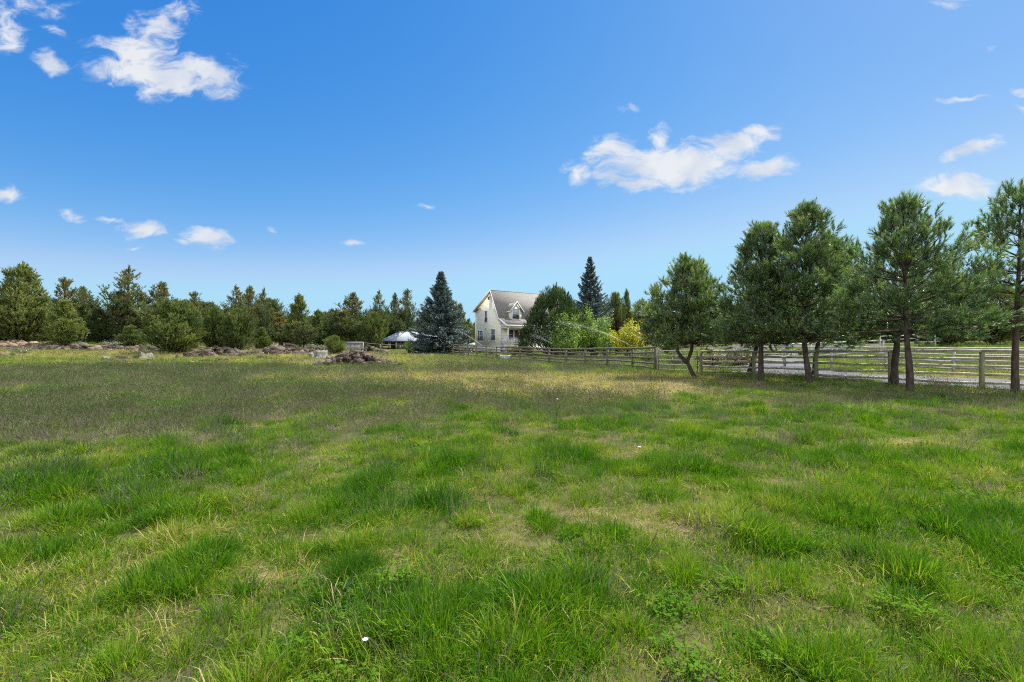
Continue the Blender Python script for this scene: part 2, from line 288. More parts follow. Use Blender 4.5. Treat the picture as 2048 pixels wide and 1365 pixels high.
# ------------------------------------------------------------------ ground
FA0 = np.array([10.1, 25.8]); FA1 = np.array([17.3, 17.8]); FD = (FA1 - FA0) / np.linalg.norm(FA1 - FA0); FN = np.array([-FD[1], FD[0]])
if FN[0] < 0: FN = -FN
def road_mask(x, y):
    p = (x - FA0[0]) * FN[0] + (y - FA0[1]) * FN[1]; q = (x - FA0[0]) * FD[0] + (y - FA0[1]) * FD[1]
    a = (p > .35) & (p < 6.6) & (q > -4.5)
    return a
def ground_material():
    m, nt, out = newmat('meadow_soil_and_thatch'); L = nt.links.new
    tc = nt.nodes.new('ShaderNodeTexCoord')
    ad = nt.nodes.new('ShaderNodeAttribute'); ad.attribute_name = 'dry'; al = nt.nodes.new('ShaderNodeAttribute'); al.attribute_name = 'earth'
    n = nt.nodes.new('ShaderNodeTexNoise'); n.inputs['Scale'].default_value = 3; n.inputs['Detail'].default_value = 9; n.inputs['Roughness'].default_value = .7; L(tc.outputs['Object'], n.inputs[0])
    n2 = nt.nodes.new('ShaderNodeTexNoise'); n2.inputs['Scale'].default_value = .35; n2.inputs['Detail'].default_value = 6; L(tc.outputs['Object'], n2.inputs[0])
    g = ramp(nt, [(.25, (.030, .036, .014)), (.5, (.075, .080, .026)), (.75, (.15, .14, .05))]); L(n.outputs[0], g.inputs[0])
    d = ramp(nt, [(.25, (.07, .05, .03)), (.5, (.22, .165, .095)), (.75, (.36, .29, .18))]); L(n.outputs[0], d.inputs[0])
    f = math_node(nt, 'ADD', ad.outputs['Fac'], math_node(nt, 'MULTIPLY', math_node(nt, 'SUBTRACT', n2.outputs[0], .45), 1.2), True)
    mx = nt.nodes.new('ShaderNodeMix'); mx.data_type = 'RGBA'; L(f, mx.inputs[0]); L(g.outputs[0], mx.inputs[6]); L(d.outputs[0], mx.inputs[7])
    er = ramp(nt, [(.25, (.045, .034, .028)), (.5, (.15, .118, .092)), (.75, (.28, .225, .18))]); L(n.outputs[0], er.inputs[0])
    mx2 = nt.nodes.new('ShaderNodeMix'); mx2.data_type = 'RGBA'; L(al.outputs['Fac'], mx2.inputs[0]); L(mx.outputs[2], mx2.inputs[6]); L(er.outputs[0], mx2.inputs[7]); mx = mx2
    b = nt.nodes.new('ShaderNodeBsdfPrincipled'); b.inputs['Roughness'].default_value = 1; b.inputs['Specular IOR Level'].default_value = .05; L(mx.outputs[2], b.inputs['Base Color'])
    bp = nt.nodes.new('ShaderNodeBump'); bp.inputs['Strength'].default_value = .9; bp.inputs['Distance'].default_value = .06; L(n.outputs[0], bp.inputs['Height']); L(bp.outputs[0], b.inputs['Normal'])
    L(b.outputs[0], out.inputs[0])
    return m
def grid_object(name, xs, ys, mat, dz=0):
    X, Y = np.meshgrid(xs, ys); Z = gz(X.ravel(), Y.ravel()) + dz
    nx, ny = len(xs), len(ys); a = Acc(); i = np.arange(nx * ny).reshape(ny, nx)
    q = np.stack([i[:-1, :-1], i[:-1, 1:], i[1:, 1:], i[1:, :-1]], -1).reshape(-1, 4)
    a.add(np.stack([X.ravel(), Y.ravel(), Z], 1), None, q)
    o = a.build(name, mat, smooth=True)
    dry, lush, seed = zones(X.ravel(), Y.ravel())
    for k, v in (('dry', dry), ('earth', earth(X.ravel(), Y.ravel()))):
        at = o.data.attributes.new(k, 'FLOAT', 'POINT'); at.data.foreach_set('value', v.astype(np.float32))
    return o
xs = np.unique(np.round(np.concatenate([np.linspace(-900, -140, 14), np.linspace(-140, -45, 40), np.linspace(-45, 45, 181), np.arange(-14, 14.01, .2), np.linspace(45, 140, 40), np.linspace(140, 900, 14)]), 3))
ys = np.unique(np.round(np.concatenate([np.linspace(-250, -10, 8), np.linspace(-10, 30, 81), np.arange(.5, 14, .2), np.linspace(30, 100, 100), np.linspace(100, 250, 40), np.linspace(250, 1100, 14)]), 3))
ground = grid_object('ground', xs, ys, ground_material()); tag(ground, 'sunny meadow ground of thin soil and dry thatch', 'ground', kind='structure')

# driveway: a strip sheet just above the ground
def driveway():
    a = Acc(); near = []; far = []
    cl = [(26, 8.5, 6.2), (20.6, 18.2, 6.2), (17.4, 23.0, 6.2), (15.9, 26.6, 6.0), (17.2, 31.5, 5.6), (21.5, 39, 5.0), (27, 48, 4.6), (33, 58, 4.2)]
    cl = np.array(cl, float); t = np.linspace(0, len(cl) - 1, 70); k = np.arange(len(cl))
    def cr(col):
        from numpy import interp
        p = np.concatenate([[2 * col[0] - col[1]], col, [2 * col[-1] - col[-2]]]); i = np.clip(np.floor(t).astype(int), 0, len(col) - 2); f = t - i
        p0, p1, p2, p3 = p[i], p[i + 1], p[i + 2], p[i + 3]
        return .5 * (2 * p1 + (p2 - p0) * f + (2 * p0 - 5 * p1 + 4 * p2 - p3) * f ** 2 + (3 * p1 - p0 - 3 * p2 + p3) * f ** 3)
    px, py, w = cr(cl[:, 0]), cr(cl[:, 1]), cr(cl[:, 2])
    tg = np.stack([np.gradient(px), np.gradient(py)], 1); tg /= np.linalg.norm(tg, axis=1)[:, None]; nn = np.stack([tg[:, 1], -tg[:, 0]], 1)
    cols = 9; V = []
    for c in range(cols):
        s = (c / (cols - 1) - .5); e = 1 if c in (0, cols - 1) else 0
        jit = (fbm(t * 1.7, np.full_like(t, c), 5, 3) - .5) * .7 * e
        V.append(np.stack([px + nn[:, 0] * (w * s + jit), py + nn[:, 1] * (w * s + jit)], 1))
    V = np.stack(V, 1).reshape(-1, 2); z = gz(V[:, 0], V[:, 1]) + .03
    i = np.arange(len(t) * cols).reshape(len(t), cols); q = np.stack([i[:-1, :-1], i[1:, :-1], i[1:, 1:], i[:-1, 1:]], -1).reshape(-1, 4)
    a.add(np.column_stack([V, z]), None, q)
    o = a.build('driveway', M['gravel'], smooth=True)
    # spur to the gate
    return tag(o, 'pale grey gravel driveway behind the rail fence', 'driveway', kind='structure'), V
drive, DV = driveway()
DC = DV.reshape(-1, 9, 2)
def near_drive(x, y, margin=0):
    c = DC[:, 4]; w = np.linalg.norm(DC[:, 0] - DC[:, 8], axis=1) / 2
    r = np.zeros(len(x), bool)
    for (cx, cy), ww in zip(c, w): r |= (x - cx) ** 2 + (y - cy) ** 2 < (ww + margin) ** 2
    return r

# ------------------------------------------------------------------ grass (uncountable: stuff, instanced tufts on scattered points)
def blades(rng, n, rad, lmin, lmax, wid, lean, segs=3, curl=.5, seed_head=0):
    a = Acc()
    r = rad * np.sqrt(rng.random(n)); th = rng.random(n) * 2 * pi
    base = np.stack([r * np.cos(th), r * np.sin(th), np.full(n, -.02)], 1)
    ln = lmin + (lmax - lmin) * rng.random(n) ** 1.2
    dth = th + rng.normal(0, .9, n); ln_lean = np.abs(rng.normal(lean, lean * .5, n)) * (0.4 + r / rad)
    dx, dy = np.cos(dth), np.sin(dth)
    fa = rng.random(n) * pi; sx, sy = np.cos(fa), np.sin(fa)
    k = np.arange(segs + 1) / segs
    ang = ln_lean[:, None] + curl * ln_lean[:, None] * 2.0 * k[None] ** 1.5 + (rng.random(n) ** 5 * 1.2)[:, None] * k[None] ** 3
    ang = np.clip(ang, 0, 2.2)
    st = ln[:, None] / segs
    hx = np.concatenate([np.zeros((n, 1)), np.cumsum(np.sin(ang[:, 1:]) * st, 1)], 1); hz = np.concatenate([np.zeros((n, 1)), np.cumsum(np.cos(ang[:, 1:]) * st, 1)], 1)
    P = np.stack([base[:, :1] + hx * dx[:, None], base[:, 1:2] + hx * dy[:, None], base[:, 2:3] + hz], -1)
    w = wid * (0.6 + .8 * rng.random(n))
    wk = np.array([.8, 1.0, .7, 0.0]) if segs == 3 else np.array([1.0, .85, 0])
    side = np.stack([sx, sy, np.zeros(n)], 1)
    Lf = P[:, :-1] - side[:, None] * (w[:, None] * wk[None, :-1] / 2)[..., None]; Rt = P[:, :-1] + side[:, None] * (w[:, None] * wk[None, :-1] / 2)[..., None]
    tip = P[:, -1]
    V = np.concatenate([np.stack([Lf, Rt], 2).reshape(n, -1, 3), tip[:, None]], 1); m = V.shape[1]
    off = np.arange(n)[:, None] * m
    q = [];
    for s in range(segs - 1): q.append(np.stack([off[:, 0] + 2 * s, off[:, 0] + 2 * s + 1, off[:, 0] + 2 * s + 3, off[:, 0] + 2 * s + 2], 1))
    t = np.stack([off[:, 0] + 2 * (segs - 1), off[:, 0] + 2 * (segs - 1) + 1, off[:, 0] + 2 * segs], 1)
    a.add(V.reshape(-1, 3), t, np.vstack(q) if q else None, np.repeat(rng.random(n), m))
    if seed_head:
        # slender seed heads on the longest stalks
        idx = np.argsort(-ln)[:seed_head]
        for i in idx:
            p1 = P[i, -1]; d = P[i, -1] - P[i, -2]; d /= np.linalg.norm(d)
            L = .03 + .04 * rng.random(); ww = .004 + .003 * rng.random(); s = side[i]; s2 = np.cross(d, s)
            for sd in (s, s2):
                a.add([p1 - d * L * .3, p1 + sd * ww + d * L * .25, p1 + d * L, p1 - sd * ww + d * L * .25], None, [(0, 1, 2, 3)], 3.0)
    return a

def grass_mat(name, trans=.36):
    stops = [(0, (.46, .36, .19)), (.18, (.38, .315, .115)), (.36, (.245, .268, .040)), (.55, (.158, .262, .010)), (.78, (.070, .172, .007)), (1, (.028, .095, .007))]
    m = leafmat(name, stops, trans, instancer=True, rnd=.48, gloss=.02, warm=(.92, 1.14, .30))
    return m
M['grass'] = grass_mat('grass_blades')
M['seedhead'] = leafmat('purple_brown_seed_grass', [(0, (.23, .185, .165)), (.3, (.185, .16, .125)), (.6, (.15, .15, .09)), (1, (.10, .135, .045))], .3, instancer=True, rnd=.5, gloss=.04, warm=(1, .95, .7))
M['clover'] = leafmat('clover_leaves', [(0, (.12, .22, .02)), (.5, (.085, .19, .016)), (1, (.06, .15, .016))], .4, instancer=True, rnd=.5, gloss=0)

def variant_collection(name, accs, mat):
    col = bpy.data.collections.new(name)
    for i, a in enumerate(accs):
        o = bpy.data.objects.new(name, a.mesh(name, mat)); col.objects.link(o)
    return col
def scatter_object(name, pts, rot, scl, idx, tint, col, label, cat):
    me = bpy.data.meshes.new(name); me.vertices.add(len(pts)); me.vertices.foreach_set('co', pts.astype(np.float32).ravel()); me.update()
    for k, ty, dat, key in (('rot', 'FLOAT_VECTOR', rot, 'vector'), ('scl', 'FLOAT_VECTOR', scl, 'vector'), ('idx', 'INT', idx, 'value'), ('itint', 'FLOAT', tint, 'value')):
        at = me.attributes.new(k, ty, 'POINT'); at.data.foreach_set(key, np.ascontiguousarray(dat, dtype=np.int32 if ty == 'INT' else np.float32).ravel())
    o = bpy.data.objects.new(name, me); C.objects.link(o)
    ng = bpy.data.node_groups.new(name, 'GeometryNodeTree'); ng.interface.new_socket('Geometry', in_out='INPUT', socket_type='NodeSocketGeometry'); ng.interface.new_socket('Geometry', in_out='OUTPUT', socket_type='NodeSocketGeometry')
    gi = ng.nodes.new('NodeGroupInput'); go = ng.nodes.new('NodeGroupOutput'); ip = ng.nodes.new('GeometryNodeInstanceOnPoints'); ci = ng.nodes.new('GeometryNodeCollectionInfo')
    ci.inputs['Collection'].default_value = col; ci.inputs['Separate Children'].default_value = True; ci.inputs['Reset Children'].default_value = True
    L = ng.links.new; L(gi.outputs[0], ip.inputs['Points']); L(ci.outputs[0], ip.inputs['Instance']); ip.inputs['Pick Instance'].default_value = True
    for nm, ty, sock in (('rot', 'FLOAT_VECTOR', 'Rotation'), ('scl', 'FLOAT_VECTOR', 'Scale'), ('idx', 'INT', 'Instance Index')):
        na = ng.nodes.new('GeometryNodeInputNamedAttribute'); na.data_type = ty; na.inputs['Name'].default_value = nm; L(na.outputs[0], ip.inputs[sock])
    L(ip.outputs[0], go.inputs[0])
    md = o.modifiers.new('scatter', 'NODES'); md.node_group = ng
    return tag(o, label, cat, kind='stuff')

def wedge_points(rng, bands):
    P = []
    for d0, d1, rho in bands:
        n = int(rho * (d1 - d0) * (d0 + d1) * 1.48)
        y = np.sqrt(d0 ** 2 + (d1 ** 2 - d0 ** 2) * rng.random(n)); u = (rng.random(n) * 2 - 1) * 1.42
        x = u * y + (rng.random(n) - .5) * 1.6
        P.append(np.stack([x, y], 1))
    return np.vstack(P)
def finish(rng, P, sc, tint, nvar, flat=.12):
    n = len(P); z = gz(P[:, 0], P[:, 1])
    rot = np.stack([rng.normal(0, flat, n), rng.normal(0, flat, n), rng.random(n) * 2 * pi], 1)
    return np.column_stack([P, z]), rot, sc, rng.integers(0, nvar, n), np.clip(tint, 0, 1)

def grass_layers():
    rng = np.random.default_rng(11)
    near = lambda x, y: (~near_drive(x, y, -.45)) & (RNG.random(len(x)) > earth(x, y) * .9)
    # short sward
    short = [blades(rng, 130, .17, .030, .105, .0036 if i < 4 else .0065, .50, 3, .6) for i in range(6)]
    P = wedge_points(rng, [(1.3, 4, 100), (4, 8, 60), (8, 16, 26), (16, 30, 12), (30, 52, 5.5), (52, 80, 2.0)])
    P = P[near(P[:, 0], P[:, 1])]; dry, lush, seed = zones(P[:, 0], P[:, 1])
    keep = rng.random(len(P)) > dry * .72; P = P[keep]; dry, lush, seed = dry[keep], lush[keep], seed[keep]
    y = P[:, 1]; far = np.clip((y - 8) / 40, 0, 1)
    s = (.75 + .5 * rng.random(len(P))) * (.8 + .55 * lush) * (1 + 1.1 * far); scl = np.stack([s * (1 + far * .9), s * (1 + far * .9), s * (.95 + .25 * rng.random(len(P)))], 1)
    tint = .61 + .24 * lush - .50 * dry - .08 * seed + rng.normal(0, .16, len(P)) + (hum(P[:, 0], P[:, 1]) - .5) * .4
    col = variant_collection('short_grass_tuft', short, M['grass'])
    scatter_object('grass', *finish(rng, P, scl, tint, 6), col, 'short bright green grass covering the whole meadow', 'grass')
    # tall fine tufts
    tall = [blades(rng, 210, .12, .08, .22, .0023 if i < 4 else .006, .36, 3, .75) for i in range(6)]
    P = wedge_points(rng, [(1.3, 4, 100), (4, 8, 70), (8, 16, 30), (16, 30, 11), (30, 52, 3), (52, 78, .9)])
    P = P[near(P[:, 0], P[:, 1])]; dry, lush, seed = zones(P[:, 0], P[:, 1])
    clump = hum(P[:, 0], P[:, 1])
    keep = rng.random(len(P)) < np.clip((lush * .50 + .20 + (clump - .5) * 4.6 + (fbm(P[:, 0] / 2.6, P[:, 1] / 2.6, 401, 3) - .5) * 2.5 * np.clip(P[:, 1] / 12 - .6, 0, 1)) * (1 - dry * .8), 0, 1)
    P = P[keep]; dry, lush, seed, clump = dry[keep], lush[keep], seed[keep], clump[keep]
    y = P[:, 1]; far = np.clip((y - 8) / 40, 0, 1)
    s = (.65 + .5 * rng.random(len(P))) * (.62 + .40 * lush + .38 * np.clip((clump - .46) * 4, 0, 1)) * (1 + .55 * far); scl = np.stack([s * (1 + far * .9), s * (1 + far * .9), s], 1)
    tint = .64 + .24 * lush - .40 * dry - .12 * seed + rng.normal(0, .12, len(P)) + (fbm(P[:, 0] * .9, P[:, 1] * .9, 191, 2) - .5) * .5
    col = variant_collection('tall_grass_tuft', tall, M['grass'])
    scatter_object('tall_grass', *finish(rng, P, scl, tint, 6, .16), col, 'taller fine green grass growing in loose tufts across the meadow', 'tall grass')
    # dry thatch
    thatch = [blades(rng, 70, .19, .06, .22, .0042, 1.15, 3, .35) for _ in range(4)]
    P = wedge_points(rng, [(1.3, 4, 60), (4, 8, 42), (8, 16, 24), (16, 30, 11), (30, 52, 4.5), (52, 78, 1.5)])
    P = P[near(P[:, 0], P[:, 1])]; dry, lush, seed = zones(P[:, 0], P[:, 1])
    keep = rng.random(len(P)) < np.clip(dry * 1.3 + .14, 0, 1); P = P[keep]; dry, lush, seed = dry[keep], lush[keep], seed[keep]
    far = np.clip((P[:, 1] - 8) / 40, 0, 1); s = (.6 + .6 * rng.random(len(P))) * (1 + 1.1 * far); scl = np.stack([s * (1 + far * .8), s * (1 + far * .8), s * .9], 1)
    tint = .08 + .14 * (1 - dry) + rng.normal(0, .08, len(P))
    col = variant_collection('dry_grass_tuft', thatch, M['grass'])
    scatter_object('dry_grass', *finish(rng, P, scl, tint, 4, .15), col, 'straw coloured dry grass lying in patches of the meadow', 'dry grass')
    # dark seeding grass
    seedg = [blades(rng, 60, .20, .14, .40, .0036, .24, 3, .6, 30) for _ in range(6)]
    P = wedge_points(rng, [(1.5, 4, 14), (4, 8, 20), (8, 16, 26), (16, 30, 15), (30, 52, 5), (52, 70, 1.2)])
    P = P[near(P[:, 0], P[:, 1])]; dry, lush, seed = zones(P[:, 0], P[:, 1])
    keep = rng.random(len(P)) < np.clip(seed * 1.0 + .09, 0, 1); P = P[keep]; dry, lush, seed = dry[keep], lush[keep], seed[keep]
    far = np.clip((P[:, 1] - 8) / 40, 0, 1); s = (.6 + .45 * rng.random(len(P))) * (1 + .5 * far); scl = np.stack([s * (1 + far * 1.2), s * (1 + far * 1.2), s], 1)
    tint = .15 + .4 * rng.random(len(P)) + lush * .2
    col = variant_collection('seed_grass_tuft', seedg, M['seedhead'])
    scatter_object('seeding_grass', *finish(rng, P, scl, tint, 6, .14), col, 'grey purple seeding grass standing in dark drifts over the middle of the meadow', 'seeding grass')
    # clover
    cl = []
    for _ in range(4):
        a = Acc(); n = 34
        for i in range(n):
            r = .16 * sqrt(rng.random()); th = rng.random() * 2 * pi; h = .03 + .07 * rng.random(); c = np.array([r * cos(th), r * sin(th), h]); t0 = rng.random() * 2 * pi; tv = rng.random()
            for k in range(3):
                a1 = t0 + k * 2.09; w = .011 + .005 * rng.random(); d = np.array([cos(a1), sin(a1), rng.normal(.1, .25)]); e = np.array([-sin(a1), cos(a1), rng.normal(0, .2)])
                a.add([c, c + d * w + e * w * .7, c + d * w * 2, c + d * w - e * w * .7], None, [(0, 1, 2, 3)], tv)
        cl.append(a)
    P = wedge_points(rng, [(1.3, 4, 16), (4, 8, 6), (8, 12, 1.5)])
    k = fbm(P[:, 0] * .9, P[:, 1] * .9, 211, 3); P = P[rng.random(len(P)) < np.clip((k - .52) * 5, 0, 1)]
    s = .5 + .6 * rng.random(len(P)); col = variant_collection('clover_clump', cl, M['clover'])
    scatter_object('clover', *finish(rng, P, np.stack([s, s, s], 1), rng.random(len(P)), 4), col, 'low clover leaves between the grass of the foreground', 'clover')
grass_layers()

# ------------------------------------------------------------------ plants
def unit(v): return v / (np.linalg.norm(v, axis=-1, keepdims=True) + 1e-9)
def needles(a, rng, P, D, Ls, n, ang, nl, nw, tint, tj=.12, bias=0.0):
    S = len(P); D = unit(D)
    r = unit(rng.normal(size=(S, 3))); U = unit(np.cross(D, r)); V = np.cross(D, U)
    t = bias + (1 - bias) * rng.random((S, n)); ph = rng.random((S, n)) * 2 * pi; an = ang * (.6 + .8 * rng.random((S, n)))
    B = P[:, None] + D[:, None] * (Ls[:, None] * t)[..., None]
    rad = U[:, None] * np.cos(ph)[..., None] + V[:, None] * np.sin(ph)[..., None]
    d = D[:, None] * np.cos(an)[..., None] + rad * np.sin(an)[..., None]
    side = unit(np.cross(d, rng.normal(size=(S, n, 3)))) * (nw / 2)
    ln = nl * (.7 + .6 * rng.random((S, n)))
    T = np.stack([B - side, B + side, B + d * ln[..., None] + side * .25], 2).reshape(-1, 3)
    k = S * n; tv = np.repeat(np.clip(np.repeat(np.broadcast_to(tint, (S,)), n) + rng.normal(0, tj, k), 0, 1), 3)
    a.add(T, np.arange(3 * k).reshape(-1, 3), None, tv)
def leaves(a, rng, P, N, size, tint, tj=.15):      # small four-sided leaves
    n = len(P); N = unit(N + rng.normal(0, .5, (n, 3))); U = unit(np.cross(N, rng.normal(size=(n, 3)))); V = np.cross(N, U); s = (size * (.6 + .8 * rng.random(n)))[:, None]
    q = np.stack([P - U * s * .5, P + V * s * .35, P + U * s * .6, P - V * s * .35], 1).reshape(-1, 3)
    a.add(q, None, np.arange(4 * n).reshape(-1, 4), np.repeat(np.clip(np.broadcast_to(tint, (n,)) + rng.normal(0, tj, n), 0, 1), 4))

def pine(seed, H, base, R, trunk, lead=None, sparse=1.0, shape=.55, nl=.15, dens=1.0, rad=.16):
    """Trunk polyline [(x,y,z)...] rising to H; crown from base to H with greatest radius R low down."""
    rng = np.random.default_rng(seed); tr = Acc(); cr = Acc()
    sq = np.array([1, 1, .95])
    leaders = [(np.array(trunk, float) * sq, H * .95, rad)] + ([(np.array(l, float) * sq, l[-1][2] * .95, rad * .8) for l in lead] if lead else [])
    SP, SD, SL, ST = [], [], [], []
    for tp, hh, rr in leaders:
        z = np.linspace(tp[0, 2], tp[-1, 2], 18); x = np.interp(z, tp[:, 2], tp[:, 0]); y = np.interp(z, tp[:, 2], tp[:, 1])
        x += np.convolve(rng.normal(0, .02, 18), np.ones(3) / 3, 'same'); y += np.convolve(rng.normal(0, .02, 18), np.ones(3) / 3, 'same')
        pts = np.stack([x, y, z], 1); q = (z - z[0]) / (z[-1] - z[0]); rads = .78 * rr * ((1 - q) ** .85 * .95 + .05) * (1 + .35 * np.exp(-q * 18)) * (1 + rng.normal(0, .05, 18)); 
        tr.tube(pts, rads, 9)
        zz = max(base, z[0] + .25); ga = rng.random() * 6
        while zz < hh - .15:
            q = (zz - base) / (hh - base)
            prof = (1 - q) ** (shape + .46) * (.80 + .20 * min(1, q * 6 + .2))
            nb = int(round((6.6 - 1.6 * q) * sparse + rng.random() - .3))
            for b in range(max(2, nb)):
                ga += 2.399 + rng.normal(0, .35); L = 1.36 * R * prof * (.60 + .55 * rng.random()) + .20
                el = radians(-6 + 58 * q ** 1.2 + rng.normal(0, 8)); up = .32 + .35 * rng.random()
                p0 = np.array([np.interp(zz, z, x), np.interp(zz, z, y), zz + rng.normal(0, .05)])
                k = np.linspace(0, 1, 7); az = ga + np.cumsum(rng.normal(0, .06, 7))
                e = el + up * k ** 1.5 * 1.1
                st = L / 6; P = p0 + np.concatenate([np.zeros((1, 3)), np.cumsum(np.stack([np.cos(az) * np.cos(e), np.sin(az) * np.cos(e), np.sin(e)], 1)[1:] * st, 0)])
                tr.tube(P, (.012 + .016 * L) * (1 - k * .85) * (rr / .16) ** .5, 5, False)
                ncl = 2 + int(L * 2.7); tc_ = np.concatenate([[.97], 1 - .66 * rng.random(ncl - 1)]); bt = np.repeat(rng.normal(0, .15, ncl), 1)
                ci = rng.integers(0, ncl, int((9 + L * 16.5) * dens)); ns = len(ci); bt = bt[ci]
                latv = rng.normal(0, 1, (ncl, 3)) * (.16 + .34 * (1.05 - tc_))[:, None] * np.array([1, 1, .38]) * (.5 + .38 * L)
                t = np.clip(tc_[ci] + rng.normal(0, .03, ns), .15, 1)
                B = np.stack([np.interp(t, k, P[:, i]) for i in range(3)], 1); i = np.minimum((t * 6).astype(int), 5); T = unit(P[i + 1] - P[i])
                for j in range(ncl):
                    pj = np.array([np.interp(tc_[j] - .12, k, P[:, m_]) for m_ in range(3)]); qj = np.array([np.interp(tc_[j], k, P[:, m_]) for m_ in range(3)]) + latv[j]; tr.tube([pj, qj], [.010, .006], 3, False)
                B = B + latv[ci] + rng.normal(0, .075, (ns, 3))
                rd = rng.normal(size=(ns, 3)); rd[:, 2] *= .55; out = unit(T * .75 + unit(np.cross(T, rd)) * (.9 * (1.1 - t * .4))[:, None] + np.array([0, 0, .30]))
                sl = .06 + .16 * rng.random(ns)
                pass
                tips = B + out * sl[:, None]
                d2 = unit(out + np.array([0, 0, .35]) + rng.normal(0, .15, (ns, 3)))
                SP.append(tips - d2 * .06); SD.append(d2); SL.append(.16 + .20 * rng.random(ns)); ST.append(np.clip(.50 + bt + .08 * rng.normal(size=ns), 0, 1))
                SP.append(P[-1:]); SD.append(unit((P[-1] - P[-2])[None] + np.array([[0, 0, .3]]))); SL.append(np.array([.22])); ST.append(np.array([.5]))
            zz += (.36 + .20 * rng.random()) * (1 - .25 * q)
        # leader shoot
        SP.append(np.array([[x[-1], y[-1], z[-1] - .25], [x[-1], y[-1], z[-1] - .02]])); SD.append(np.array([[0, 0, 1.], [0.03, 0, 1.]])); SL.append(np.array([.3, .18])); ST.append(np.array([.5, .6]))
    SP, SD, SL, ST = np.vstack(SP), np.vstack(SD), np.concatenate(SL), np.concatenate(ST)
    needles(cr, rng, SP, SD, SL, 38, .55, nl, .017, ST, .08)
    # pale candle tips
    c = rng.random(len(SP)) < .5
    needles(cr, rng, SP[c] + SD[c] * SL[c][:, None], SD[c], np.full(c.sum(), .05), 4, .16, .11, .026, .97, .04)
    return tr, cr

